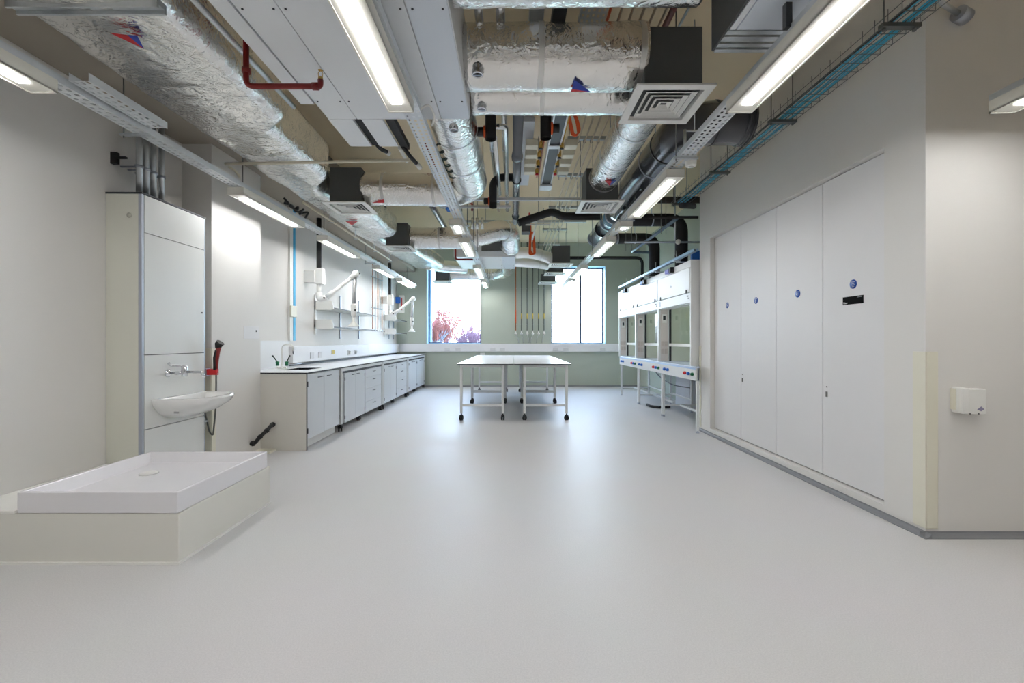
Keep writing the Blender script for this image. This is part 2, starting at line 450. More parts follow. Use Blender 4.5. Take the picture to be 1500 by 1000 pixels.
# ------------------------------------------------------------------ shower tray, plinth, washbasin unit
TX0, TX1, TY0, TY1, TZ = -2.79, -1.885, 2.50, 3.42, .408
m = MB().box(XL+.002, TX1+.004, TY0+.004, TY1+.03, .012, .286)
pl = single(m, 'tray_plinth', mat('cream_white_upstand', (222, 221, 214), .5, var=.012), 'raised white boxed plinth carrying the shower tray', 'plinth', bevel=.004)
MB().box(XL+.002, TX1+.014, TY0-.006, TY1+.02, .0, .013).build('sealant_strip', WPL, pl)
MB().box(XL+.002, TX0-.012, TY0-.002, TY1+.03, .286, .302).build('ledge_board', WPL, pl, .003)
tr = thing('shower_tray', 'white shower tray with a raised rim and round waste on the boxed plinth', 'shower tray', ((TX0+TX1)/2, (TY0+TY1)/2, .287))
def ring_tray(m, x0, x1, y0, y1, z0, z1, rim, depth, slope=.05):
    a = [(x0,y0),(x1,y0),(x1,y1),(x0,y1)]
    b = [(x0+rim,y0+rim),(x1-rim,y0+rim),(x1-rim,y1-rim),(x0+rim,y1-rim)]
    r2 = rim+slope
    c = [(x0+r2,y0+r2),(x1-r2,y0+r2),(x1-r2,y1-r2),(x0+r2,y1-r2)]
    vs = [(x,y,z0) for x,y in a]+[(x,y,z1) for x,y in a]+[(x,y,z1) for x,y in b]+[(x,y,z1-depth) for x,y in c]
    fs = [(3,2,1,0)]
    for k in range(4):
        k2=(k+1)%4
        for o in (0,4,8): fs.append((o+k,o+k2,o+4+k2,o+4+k))
    fs.append((12,13,14,15))
    m.add(vs, fs)
m = MB(); ring_tray(m, TX0, TX1, TY0, TY1, .287, TZ, .022, .07); m.build('basin', ACRY, tr, .006)
dx, dy, dz = -2.52, 3.08, TZ-.07
m = MB(); m.lathe([(0,.012),(.045,.012),(.052,.008),(.056,0),(0,0)], (dx, dy, dz), 'z', 32); m.build('waste_cover', WPL, tr)

IX, IY0, IY1, IZ = -2.885, 3.46, 4.178, 2.42
un = thing('service_panel_unit', 'tall white panelled service unit behind the washbasin with a black top edge', 'panel unit', (IX-.14, (IY0+IY1)/2, 0))
MB().box(XL+.002, IX-.03, IY0+.002, IY0+.02, 0, IZ-.012).build('side_panel', mat('unit_side_laminate', (214, 214, 202), .4, var=.012), un)
MB().box(IX-.03, IX-.002, IY0, IY0+.022, 0, IZ-.012).build('corner_post', ALU, un, .003)
MB().box(IX-.03, IX-.002, IY1-.018, IY1, 0, IZ-.012).build('corner_post', ALU, un, .003)
MB().box(XL+.002, IX-.032, IY0+.02, IY1, .02, IZ-.02).build('carcass', LAM, un)
MB().box(IX-.031, IX-.019, IY0+.023, IY1-.019, .02, IZ-.02).build('dark_backing', EDGE, un)
MB().box(XL+.002, IX+.002, IY0-.003, IY1+.002, IZ-.012, IZ).build('top_edge', EDGE, un)
zz = [0.0, .56, 1.148, 2.11, IZ-.013]
for k in range(4):
    MB().box(IX-.018, IX, IY0+.024, IY1-.02, zz[k]+.003, zz[k+1]-.003).build('front_panel', LAM, un)
m = MB(); m.lathe([(0,0),(.008,0),(.008,.004),(0,.004)], (IX, IY1-.05, 1.52), 'x', 10); m.build('panel_lock', BLACK, un)
m = MB(); m.lathe([(0,0),(.02,0),(.02,.003),(0,.003)], (IX-.1, IY0-.002, 2.24), 'y', 14); m.build('cover_disc', mat('dull_disc', (176,176,166), .5), un)

# washbasin: half-round ceramic bowl hung on the panel
bs = thing('washbasin', 'white rounded wall-hung washbasin on the tall panelled unit', 'washbasin', (IX, 3.85, .61))
def basin_shape(t, hw, depth):
    """outline in (y, x): flat back, rounded nose"""
    out = []
    n = 28
    for k in range(n+1):
        a = math.pi * k / n
        ce, se = math.cos(a), math.sin(a)
        out.append((hw*math.copysign(abs(ce)**.8, ce), depth*abs(se)**.62))
    return out
def ringz(m_pts, z, dy=0, dx=0): return [(IX + .002 + x + dx, 3.85 + y + dy, z) for y, x in m_pts]
levels = [(.30, .395, .79, 0), (.300, .402, .775, 0), (.285, .375, .73, 0), (.23, .28, .665, 0), (.15, .17, .622, .0), (.07, .08, .612, 0)]
vs = []; fs = []
for hw, dp, z, _ in levels: vs += ringz(basin_shape(0, hw, dp), z)
n = 29
for i in range(len(levels)-1):
    for k in range(n-1): fs.append((i*n+k, i*n+k+1, (i+1)*n+k+1, (i+1)*n+k))
fs.append(tuple((len(levels)-1)*n+k for k in range(n)))
# inner bowl
o = len(vs)
inner = [(.27, .33, .79, .045), (.255, .31, .78, .05), (.20, .24, .70, .07), (.10, .13, .665, .10)]
for hw, dp, z, dxx in inner: vs += ringz(basin_shape(0, hw, dp), z, 0, dxx)
for k in range(n-1): fs.append((k, o+k, o+k+1, k+1))
for i in range(len(inner)-1):
    for k in range(n-1): fs.append((o+i*n+k, o+(i+1)*n+k, o+(i+1)*n+k+1, o+i*n+k+1))
    fs.append((o+i*n, o+i*n+n-1, o+(i+1)*n+n-1, o+(i+1)*n))
fs.append(tuple(o+(len(inner)-1)*n+k for k in reversed(range(n))))
fs.append((0, n-1, o+n-1, o))
for i in range(len(levels)-1): fs.append((i*n, (i+1)*n, (i+1)*n+n-1, i*n+n-1))
m = MB(); m.add(vs, fs, True); b = m.build('bowl', CERAM, bs)
e = b.modifiers.new('edges', 'EDGE_SPLIT'); e.split_angle = math.radians(50)
m = MB(); m.lathe([(0,0),(.02,0),(.02,.004),(0,.004)], (IX+.17, 3.85, .667), 'z', 14); m.build('waste', CHROME, bs)
m = MB(); m.box(IX+.16, IX+.20, 3.575, 3.579, .675, .69); 
m.build('maker_mark', mat('pale_print', (150,150,150), .6), bs)

tp = thing('basin_tap', 'chrome wall-mounted lever tap above the white washbasin', 'tap', (IX, 3.72, .99))
m = MB(); m.lathe([(0,0),(.034,0),(.034,.006),(.022,.018),(.016,.024),(0,.024)], (IX, 3.72, .99), 'x', 20); m.build('wall_flange', CHROME, tp)
m = MB(); m.tube([(IX+.02,3.72,.99),(IX+.06,3.72,.99),(IX+.065,3.72,.99),(IX+.14,3.72,.992)], [.011,.011,.016,.014], 14); m.lathe([(0,-.03),(.021,-.03),(.024,0),(.024,.05),(.018,.062),(0,.062)], (IX+.14,3.72,.992), 'z', 18); m.build('valve_body', CHROME, tp)
m = MB(); m.tube(rounded([(IX+.15,3.72,1.0),(IX+.285,3.72,.998),(IX+.305,3.72,.955)], .02), .0105, 12); m.build('spout', CHROME, tp)
m = MB(); m.tube([(IX+.13,3.72,1.048),(IX+.02,3.72,1.052),(IX-.0+.005,3.72,1.075)], [.008,.006,.012], 10); m.build('lever', CHROME, tp)

ey = thing('eyewash_unit', 'red and black hand-held eyewash spray on a red wall bracket', 'eyewash', (-2.80, 4.2, .97))
m = MB(); m.prism([(-2.975,.995),(-2.785,.995),(-2.785,.938),(-2.93,.938),(-2.945,.965),(-2.975,.982)], 'y', 4.185, 4.215); m.build('bracket', REDB, ey, .003)
m = MB(); m.tube([(-2.80,4.2,.99),(-2.796,4.2,1.08),(-2.785,4.2,1.16),(-2.775,4.2,1.20)], [.014,.018,.02,.022], 12); m.build('grip', REDP, ey)
m = MB(); m.tube([(-2.807,4.188,.985),(-2.806,4.188,1.10),(-2.79,4.19,1.17)], [.012,.014,.014], 10)
m.tube([(-2.785,4.2,1.19),(-2.775,4.2,1.225),(-2.758,4.2,1.245)], [.022,.034,.036], 16); m.build('spray_head', BLACK, ey)
hp = rounded([(-2.80,4.2,.98),(-2.80,4.2,.80),(-2.805,4.2,.60),(-2.83,4.2,.36),(-2.865,4.2,.40),(-2.88,4.17,.58)], .1)
m = MB(); m.tube(hp, .0075, 10); m.build('hose', mat('grey_braided_hose', (96,98,92), .4, .5, var=.1, vscale=60), ey)
m = MB(); m.cyl((-2.885,4.2,.95),(-2.785,4.2,.95),.008); m.box(-2.885,-2.878,4.17,4.23,.93,1.0); m.build('wall_plate', ALU, ey)
m = MB(); m.cyl((-2.884,4.165,.42),(-2.884,4.165,.54),.009,8).box(-2.90,-2.86,4.155,4.175,.50,.515)
single(m, 'isolating_valve', CHROME, 'small chrome isolating valve low beside the tall panelled unit', 'valve')

# access plate and small item on the nib
f = MB(); yy0, yy1 = 2.885*FPX/(CX-357.0), 2.885*FPX/(CX-379.5)
f.box(-2.885, -2.882, yy0, yy1, 1.28, 1.42)
ap = single(f, 'access_plate', DOORW, 'square white access plate on the side of the nib near the sink', 'plate', bevel=.002)
m = MB().box(-2.882, -2.879, yy0+.22, yy0+.24, 1.36, 1.38); m.build('key_switch', BLACK, ap)

# vertical galvanised pipes above the panel unit
for k, px in enumerate((204, 214, 224.5, 236.5)):
    Y = 3.02*FPX/(CX-px); x = -3.02
    m = MB(); m.cyl((x, Y, IZ), (x, Y, 3.15), .022, 14)
    q = thing('steel_riser_pipe', ['first galvanised pipe rising from the tall unit, nearest its side panel', 'second galvanised pipe rising from the tall unit', 'third galvanised pipe rising from the tall unit', 'fourth galvanised pipe rising from the tall unit, nearest the nib'][k], 'pipe', (x, Y, IZ), 'galvanised pipes above the tall unit')
    m.build('pipe', GALV, q)
    m = MB(); m.lathe([(.022,0),(.03,0),(.03,.02),(.022,.02)], (x, Y, 2.66), 'z', 14).box(x-.15, x, Y-.006, Y+.006, 2.664, 2.676); m.build('pipe_clip', ALU, q)
m = MB(); m.box(XL, XL+.05, 3.5, 3.53, 2.66, 2.75).box(XL+.02, -3.05, 3.50, 3.52, 2.70, 2.715)
single(m, 'pipe_bracket', BLACK, 'black wall bracket beside the pipes above the tall unit', 'bracket')

# ------------------------------------------------------------------ left bench run
BX, BXB = -2.356, -3.165
WT = .90
sk = thing('sink_cabinet', 'white two-door sink base cabinet at the near end of the long bench', 'cabinet', ((BX+BXB)/2, 5.58, 0))
YS1 = 6.05
MB().box(BXB, BX-.004, 5.09, 5.11, .0, WT-.02).build('end_panel', mat('end_panel_laminate', (214,211,203), .4, var=.012), sk)
MB().box(BX-.004, BX, 5.09, 5.111, .0, WT-.02).build('edge_strip', EDGE, sk)
MB().box(BXB, BX-.022, 5.11, YS1, .12, .70).box(BXB, BX-.022, YS1-.018, YS1, .12, WT-.022).box(BX-.06, BX-.022, 5.11, YS1, .80, WT-.022).box(BX-.08, BX-.06, 5.11, YS1, .01, .12).build('carcass', LAM, sk)
for k, (a, b) in enumerate(((5.115, 5.565), (5.571, YS1-.006))):
    d = MB().box(BX-.02, BX, a, b, .125, WT-.03).build('door', LAMG, sk, .0015)
    yh = b-.13 if k == 0 else a+.13
    m = MB(); m.tube([(BX,yh-.05,.82),(BX+.022,yh-.05,.822),(BX+.022,yh+.05,.822),(BX,yh+.05,.82)], .0045, 8); m.build('handle', mat('dark_bar_handle', (88,90,96), .3, .8), d)
m = MB()
for z in (.22,.76): m.box(BX-.001, BX+.005, 5.112, 5.122, z-.03, z+.03).box(BX-.001, BX+.005, YS1-.012, YS1-.002, z-.03, z+.03)
m.build('hinge', EDGE, sk)

# worktop with the sink cut-out
SX0, SX1, SY0, SY1 = -2.87, -2.55, 5.52, 5.98
wt = thing('worktop', 'long white worktop with dark edges along the left wall', 'worktop', ((BX+BXB)/2, 8.6, WT-.02))
def slab(m, z0, z1):
    m.box(BXB, SX0, 5.085, 12.05, z0, z1).box(SX1, BX+.01, 5.085, 12.05, z0, z1)
    m.box(SX0, SX1, 5.085, SY0, z0, z1).box(SX0, SX1, SY1, 12.05, z0, z1)
m = MB(); slab(m, WT-.004, WT); m.build('top_surface', TOPW, wt)
m = MB(); slab(m, WT-.02, WT-.004); m.build('core', EDGE, wt)
m = MB().box(SX0-.004, SX0, SY0-.004, SY1+.004, .72, WT-.005).box(SX1, SX1+.004, SY0-.004, SY1+.004, .72, WT-.005).box(SX0, SX1, SY0-.004, SY0, .72, WT-.005).box(SX0, SX1, SY1, SY1+.004, .72, WT-.005).box(SX0, SX1, SY0, SY1, .715, .72)
single(m, 'sink_bowl', SINKM, 'dark recessed sink bowl let into the worktop by the lab tap', 'sink')
single(MB().box(BXB, XL+.025, 5.09, 6.25, WT+.0005, 1.262), 'splashback', TOPW, 'tall white splashback behind the sink and lab tap', 'splashback')
m = MB().box(BXB, XL+.028, 6.25, 12.1, WT, .93)
single(m, 'worktop_upstand', EDGE, 'low dark upstand strip at the back of the long worktop', 'upstand')

ft = thing('lab_tap', 'white swan-neck laboratory tap with two green-hubbed lever handles by the sink', 'tap', (-3.0, 5.79, WT))
m = MB(); m.lathe([(0,0),(.03,0),(.028,.01),(.016,.03),(.014,.05),(0,.05)], (-3.0,5.79,WT), 'z', 16)
m.tube(rounded([(-3.0,5.79,WT+.04),(-3.0,5.79,WT+.31),(-2.86,5.79,WT+.31),(-2.855,5.79,WT+.22)], .06), .0095, 12)
m.box(-3.06,-2.94,5.775,5.805,WT,WT+.025); m.build('swan_neck', WPL, ft)
m = MB(); m.tube([(-2.855,5.79,WT+.225),(-2.853,5.79,WT+.18)], [.011,.005], 10); m.build('nozzle', mat('grey_nozzle', (120,124,128), .4), ft)
for sx, hx in ((-1, -3.06), (1, -2.94)):
    m = MB(); m.lathe([(0,0),(.02,0),(.02,.035),(0,.035)], (hx,5.79,WT+.035), 'z', 14); m.lathe([(0,0),(.022,0),(.022,.02),(0,.02)], (hx,5.79,WT+.07),'z',14)
    hb = m.build('valve_hub', GREEN, ft)
    m = MB(); m.tube([(hx,5.79,WT+.085),(hx+sx*.055,5.77,WT+.17)], [.006,.009], 8); m.build('lever', mat('dark_green_lever', (14,46,36), .4), ft)
m = MB(); m.tube([(-2.93,5.79,WT+.045),(-2.88,5.86,WT+.05),(-2.86,6.02,WT+.055)], .007, 8)
single(m, 'gas_tap', ALU, 'thin grey bench outlet pipe lying behind the lab tap', 'pipe')

# black waste pipe between the cabinet and the nib
pts = rounded([(-2.73,5.088,.304),(-2.73,5.03,.304),(-2.735,4.98,.27),(-2.80,4.92,.19),(-2.84,4.90,.13),(-2.884,4.89,.125)], .03)
wp = thing('waste_pipe', 'black jointed waste pipe running from the cabinet end to the nib', 'pipe', (-2.80, 4.98, .1))
m = MB(); m.tube(pts, .021, 14); m.build('pipe', BLACK, wp)
m = MB()
for i, rr in ((1,.028),(len(pts)//2-2,.027),(len(pts)//2+3,.027),(len(pts)-3,.03)):
    d = (pts[min(i+1,len(pts)-1)]-pts[i]).normalized(); m.tube([pts[i]-d*.014, pts[i]+d*.014], rr, 14)
m.build('coupling', RUBBER, wp)
single(MB().box(-2.884,-2.70,4.94,5.085,.0,.028), 'floor_boxing', CREAM, 'low cream boxing on the floor under the black waste pipe', 'boxing', bevel=.003)

# mobile bench units
def caster(parent, x, y, name='caster', yaw=0.0, r=.036):
    m = MB()
    for s_ in (-1, 1):
        cx_ = x + s_*.016*math.cos(yaw); cy_ = y + s_*.016*math.sin(yaw)
        ax = Vector((math.cos(yaw), math.sin(yaw), 0))
        p = Vector((cx_, cy_, r))
        m.tube([p-ax*.011, p-ax*.008, p+ax*.008, p+ax*.011], [r*.8, r, r, r*.8], 18)
    m.box(x-.026, x+.026, y-.026, y+.026, r+.012, r*2+.008)
    m.cyl((x,y,r*2),(x,y,.115),.011,10)
    return m.build(name, RUBBER, parent)

def cabinet_front(root, y0, y1, kind, z0=.10, z1=.80):
    """a cabinet body with doors or drawers whose front stands at BX"""
    body = MB().box(BXB+.25, BX-.022, y0, y1, z0, z1+.005).build('cabinet_body', LAM, root)
    if kind == 'drawers':
        cuts = [z0, .272, .48, .667, z1]
        for k in range(4):
            d = MB().box(BX-.02, BX-.002, y0+.004, y1-.004, cuts[k]+.002, cuts[k+1]-.002).build('drawer', LAMG, root, .001)
            zc = cuts[k+1]-.05; yc = (y0+y1)/2
            m = MB(); m.tube([(BX-.002,yc-.05,zc),(BX+.02,yc-.05,zc),(BX+.02,yc+.05,zc),(BX-.002,yc+.05,zc)], .004, 6); m.build('handle', MATS['dark_bar_handle'], d)
    else:
        ym = (y0+y1)/2
        for k, (a, b) in enumerate(((y0+.004, ym-.002), (ym+.002, y1-.004))):
            d = MB().box(BX-.02, BX-.002, a, b, z0+.002, z1-.002).build('door', LAMG, root, .001)
            yh = b-.1 if k == 0 else a+.1
            m = MB(); m.tube([(BX-.002,yh-.045,.765),(BX+.02,yh-.045,.765),(BX+.02,yh+.045,.765),(BX-.002,yh+.045,.765)], .004, 6); m.build('handle', MATS['dark_bar_handle'], d)
            ye = y0+.008 if k == 0 else y1-.008
            m = MB()
            for z in (.18,.72): m.box(BX-.003, BX+.004, ye-.006, ye+.006, z-.025, z+.025)
            m.build('hinge', EDGE, d)

units = [(6.13, 8.08, (6.25, 7.11, 'doors'), (7.13, 8.0, 'drawers'), 'mobile bench unit next to the sink cabinet, doors then drawers'),
         (8.12, 10.02, (8.18, 9.03, 'doors'), (9.05, 9.93, 'drawers'), 'middle mobile bench unit of doors and drawers under the long worktop'),
         (10.08, 11.98, (10.14, 10.99, 'doors'), (11.01, 11.9, 'doors2'), 'mobile bench unit with doors only, nearest the far wall')]
for (a, b, c1, c2, lab) in units:
    u = thing('bench_unit', lab, 'bench unit', ((BX+BXB)/2, (a+b)/2, 0), 'mobile bench units under the worktop')
    m = MB()
    m.box(BX-.04, BX, a, a+.04, .10, WT-.022).box(BX-.04, BX, b-.04, b, .10, WT-.022)
    m.box(BXB+.02, BXB+.06, a, a+.04, .10, WT-.022).box(BXB+.02, BXB+.06, b-.04, b, .10, WT-.022)
    m.box(BX-.03, BX-.001, a+.04, b-.04, .835, WT-.022).box(BXB+.06, BX-.04, a, a+.03, .83, WT-.022).box(BXB+.06, BX-.04, b-.03, b, .83, WT-.022)
    m.box(BXB+.06, BX-.04, a, a+.03, .12, .15).box(BXB+.06, BX-.04, b-.03, b, .12, .15)
    m.build('frame', STEELW, u, .003)
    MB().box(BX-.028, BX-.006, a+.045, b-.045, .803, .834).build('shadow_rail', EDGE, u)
    cabinet_front(u, *c1); cabinet_front(u, c2[0], c2[1], c2[2] if c2[2] == 'drawers' else 'doors')
    for (x, y) in ((BX-.03, a+.03), (BX-.03, b-.05), (BX-.08, a+.92), (BXB+.1, a+.05), (BXB+.1, b-.05)):
        caster(u, x, y, yaw=.4 if y < a+.5 else 0)

# ------------------------------------------------------------------ tables
def table(x0, y0, lab, legx, back):
    x1, y1 = x0+.896, y0+2.0
    t = thing('laboratory_table', lab, 'table', ((x0+x1)/2, (y0+y1)/2, 0), 'white tables pushed together in the middle')
    MB().box(x0, x1, y0, y1, .895, .90).build('tabletop', TOPW, t)
    MB().box(x0+.001, x1-.001, y0+.001, y1-.001, .877, .8948).build('tabletop_core', EDGE, t)
    lx0, lx1 = legx; s = .04
    ly = (y0+.04, y1-.08)
    for lx in (lx0, lx1):
        for y in ly:
            MB().box(lx-s/2, lx+s/2, y, y+s, .11, .877).build('leg', STEELW, t, .003)
            caster(t, lx, y+s/2, yaw=random.uniform(-.5,.5), r=.038)
    for y in ly:
        MB().box(lx0+s/2, lx1-s/2, y+.005, y+.035, .22, .26).build('stretcher', STEELW, t, .002)
        MB().box(lx0+s/2, lx1-s/2, y+.005, y+.035, .837, .877).build('end_rail', STEELW, t, .002)
    for lx in (lx0, lx1): MB().box(lx-.015, lx+.015, ly[0]+s, ly[1], .837, .877).build('side_rail', STEELW, t, .002)
    return t
table(-.866, 6.985, 'near white lab table on castors, on the bench side of the block of four', (-.81+.005, -.145), 0)
table(.034, 6.985, 'near white lab table on castors, on the fume cupboard side of the block of four', (.20, .865), 0)
table(-.866, 8.99, 'far white lab table on castors, on the bench side of the block of four', (-.81+.005, -.135), 1)
table(.034, 8.99, 'far white lab table on castors, on the fume cupboard side of the block of four', (.195, .865), 1)

# ------------------------------------------------------------------ fume cupboards
FX, FP = 2.55, 1.42
emis_mat('hood_fill_glow', (250, 252, 255), 5.0)  # glow of the strips added to brighten the cupboard interiors
def fume_cupboard(y0):
    r = thing('fume_cupboard', 'x', 'fume cupboard', (FX+.4, y0+FP/2, 0), 'white fume cupboards in a row')
    y1 = y0+FP
    XBK = 3.35
    for a, b in ((y0, y0+.03), (y1-.03, y1)):
        MB().box(FX, XBK, a, b, .895, 2.42).build('side_panel', STEELW, r, .002)
    MB().box(FX+.002, XBK, y0+.03, y1-.03, 2.40, 2.418).build('top_panel', STEELW, r)
    MB().box(FX+.014, FX+.02, y0+.03, y1-.03, 1.9, 2.40).build('shadow_gap', EDGE, r); MB().box(FX+.001, FX+.013, y0+.03, y1-.03, 2.322, 2.40).build('top_fascia', STEELW, r)
    d = MB().box(FX-.006, FX+.018, y0+.037, y1-.037, 1.958, 2.317).build('upper_door', STEELW, r, .002)
    m = MB()
    for yy in (y0+.14, y1-.16): m.prism([(yy-.02,1.955),(yy+.02,1.955),(yy+.006,2.0),(yy-.006,2.005)], 'x', FX-.018, FX-.006)
    m.build('door_latch', BLACK, d)
    m = MB(); m.prism([(y0+.73,2.115),(y0+.80,2.115),(y0+.77,2.145),(y0+.755,2.13)], 'x', FX-.0075, FX-.006); m.build('maker_plate', GREYI, d)
    h = MB().box(FX+.001, FX+.03, y0+.03, y1-.03, 1.81, 1.95).build('header_fascia', STEELW, r, .002)
    m = MB().box(FX-.003, FX+.001, y0+.09, y0+.14, 1.90, 1.915).box(FX-.003, FX+.001, y0+.06, y0+.10, 1.865, 1.88); m.build('alarm_label', mat('dark_print', (70,70,74), .5), h)
    m = MB().box(FX-.002, FX+.001, y1-.12, y1-.085, 1.84, 1.93); m.build('status_strip', mat('grey_print', (176,178,182), .5), h)
    # soffit behind header and sash
    MB().box(FX+.03, FX+.19, y0+.03, y1-.03, 1.80, 1.83).build('header_soffit', STEELW, r)
    sf = MB().box(FX+.185, FX+.215, y0+.03, y0+.055, .90, 1.81).box(FX+.185, FX+.215, y1-.055, y1-.03, .90, 1.81).build('sash_frame', EDGE, r)
    g = MB().box(FX+.197, FX+.203, y0+.055, y1-.055, 1.21, 1.81).build('sash_glass', GLASSG, r)
    MB().box(FX+.17, FX+.215, y0+.05, y1-.05, 1.165, 1.215).build('sash_handle', WPL, r, .006)
    MB().box(3.30, 3.32, y0+.03, y1-.03, .91, 2.38).build('back_baffle', BAFFLE, r)
    MB().box(FX+.215, 3.30, y1-.05, y1-.032, .91, 2.38).build('inner_liner', BAFFLE, r); MB().box(FX+.215, 3.30, y0+.032, y0+.05, .91, 2.38).build('inner_liner', BAFFLE, r)
    c = MB().box(FX+.035, FX+.16, y1-.036, y1-.030, .92, 1.80).build('service_column', PINKP, r)
    m = MB().box(FX+.06, FX+.135, y1-.05, y1-.036, 1.57, 1.72); cu = m.build('controller', WPL, c, .003)
    MB().box(FX+.072, FX+.115, y1-.053, y1-.05, 1.62, 1.695).build('display', mat('dark_display', (40,46,50), .3), c)
    for z in (1.21, 1.08):
        for xx in (.045, .105): MB().box(FX+xx, FX+xx+.052, y1-.046, y1-.036, z-.045, z+.045).build('socket', mat('warm_socket', (196,186,180), .4), c, .003)
    MB().box(FX-.04, 2.57, y0-.28, y1-.29, .885, .905).box(2.57, 3.30, y0+.05, y1-.05, .885, .905).build('work_surface', mat('pale_blue_work_surface', (208,220,238), .25), r, .004)
    # fascia with service controls, slightly nearer the camera than the upper body
    a = y0-.28; b = a+FP-.004
    fa = MB().box(FX-.05, FX-.02, a, b, .715, .885).build('service_fascia', STEELW, r, .003)
    MB().box(FX-.052, FX-.049, a, b, .868, .886).build('surface_lip', mat('pale_blue_lip', (176,204,236), .3), r)
    for yy, mm in ((a+.08, GREEN), (a+.215, BLUEP), (a+.345, REDB), (a+1.05, BLUEP), (a+1.20, BLUEP)):
        m = MB(); m.lathe([(0,0),(.024,0),(.024,-.02),(.017,-.034),(0,-.034)], (FX-.05, yy, .80), 'x', 14)
        k = m.build('service_knob', mm, fa)
        MB().box(FX-.051, FX-.0495, yy-.034, yy+.034, .79, .81).build('knob_plate', mm, fa)
    # underframe
    for (x, y, w) in ((FX-.03, a+.0, .035), (FX-.03, b-.05, .035), (3.15, y0+.06, .035), (3.15, b-.05, .035)):
        MB().box(x, x+w, y, y+w, .03, .715 if x < 3 else .885).build('leg', STEELW, r, .002)
        m = MB(); m.lathe([(0,0),(.024,0),(.024,.012),(.008,.018),(.008,.035),(0,.035)], (x+w/2, y+w/2, 0), 'z', 14); m.build('foot', ALU, r)
    MB().box(FX+.01, 3.15, b-.045, b-.02, .17, .20).build('cross_rail', STEELW, r, .002)
    MB().box(3.16, 3.18, y0+.09, b-.05, .20, .23).build('rear_rail', STEELW, r, .002)
    MB().box(3.15, 3.18, y0+.09, b-.05, .85, .884).build('rear_rail', STEELW, r, .002)
    MB().box(FX+.26, FX+.29, y0+.02, b-.045, .17, .20).build('long_rail', STEELW, r, .002)
    lt = MB().box(2.90, 3.0, y0+.2, y1-.2, 2.30, 2.36).build('added_light_body', STEELW, r)  # body of the added light, hidden above the sash
    MB().box(2.91, 2.99, y0+.22, y1-.22, 2.294, 2.30).build('added_glow_strip', MATS['hood_fill_glow'], lt)  # unseen glowing strip added to lift the dark interior
    return r
fc = fume_cupboard(6.33)
fl = ['near fume cupboard, its sash glass the widest in view, beside the door wall end', 'middle fume cupboard of the row of three', 'far fume cupboard next to the window wall']
fc['label'] = fl[0]
for k in (1, 2):
    c = copy_tree(fc); c.location.y += FP*k; c['label'] = fl[k]
# airflow modules and rail on top of the cupboards
for k, (lab, mm) in enumerate((('black and violet airflow module on top of the near fume cupboard', mat('violet_module', (86,82,180), .4)),
                  ('black and blue airflow module on top of the middle fume cupboard', BLUEP),
                  ('small black and grey airflow module on top of the far fume cupboard', mat('grey_module', (120,140,160), .4)))):
    y = 6.33+FP*k+.75
    q = thing('airflow_module', lab, 'control module', (FX-.03, y, 2.33), 'airflow modules on the fume cupboards')
    MB().box(FX-.06, FX, y-.10, y-.02, 2.335, 2.42).build('housing', BLACK, q, .004)
    MB().box(FX-.07, FX, y-.02, y+.14, 2.34, 2.405).build('actuator', mm, q, .01)
rl = thing('channel_rail', 'long steel channel rail running above the tops of the fume cupboards', 'rail', (2.44, 8.0, 2.44))
m = MB().box(2.42, 2.425, 5.9, 10.1, 2.45, 2.49).box(2.465, 2.47, 5.9, 10.1, 2.45, 2.49).box(2.42, 2.47, 5.9, 10.1, 2.45, 2.454); m.build('channel', mat('blue_grey_steel', (130,160,186), .35, .5), rl)
m = MB()
for y in (6.6, 7.55, 8.1, 9.5): m.cyl((2.445,y,2.45),(2.445,y,2.60),.006,8).box(2.40,2.50,y-.02,y+.02,2.435,2.45)
for y in (6.6, 7.55, 8.1, 9.5): m.box(2.44, FX+.1, y-.01, y+.01, 2.42, 2.437)
m.build('rail_bracket', GALV, rl)
m = MB(); m.tube([(2.445,5.95,2.475),(2.445,7,2.47),(2.445,8.2,2.478),(2.445,10.0,2.47)], .018, 8)
single(m, 'cable', PVCD, 'dark cable lying in the channel rail above the fume cupboards', 'cable')
single(MB().box(2.60, 3.0, 6.4, 6.46, 2.42, 2.56), 'trunking_offcut', BLUEP, 'blue strip on top of the near fume cupboard by the wall end', 'panel')
# clutter below the near cupboard
m = MB(); m.tube(rounded([(3.40,6.6,.52),(3.40,7.7,.60),(3.40,7.75,.16)], .06), .028, 10)
single(m, 'waste_pipe', REDP, 'red waste pipe on the wall under the near fume cupboard', 'pipe')
m = MB(); m.tube(rounded([(3.3,6.75,.88),(3.3,6.8,.66),(3.32,7.1,.50),(3.32,7.5,.62)], .1), .022, 10)
single(m, 'drain_hose', BLACK, 'black drain hose looping under the near fume cupboard', 'hose')
m = MB(); m.tube(rounded([(2.95,8.3,.026),(2.75,8.25,.026),(2.62,8.35,.026),(2.62,8.6,.026)], .1), .024, 10)
single(m, 'floor_hose', RUBBER, 'black hose lying on the floor under the middle fume cupboard', 'hose')
m = MB(); m.tube(rounded([(2.78,8.9,.88),(2.8,8.6,.6),(2.95,8.2,.44),(3.2,7.9,.42)], .2), .010, 8)
single(m, 'thin_cable', mat('grey_cable', (110,114,122), .5), 'thin grey cable slanting down under the middle fume cupboard', 'cable')
single(MB().box(3.28, 3.499, 8.2, 8.9, .0, .78), 'wall_box', mat('white_box', (226,230,238), .4), 'white box standing by the wall under the middle fume cupboard', 'box', bevel=.006)

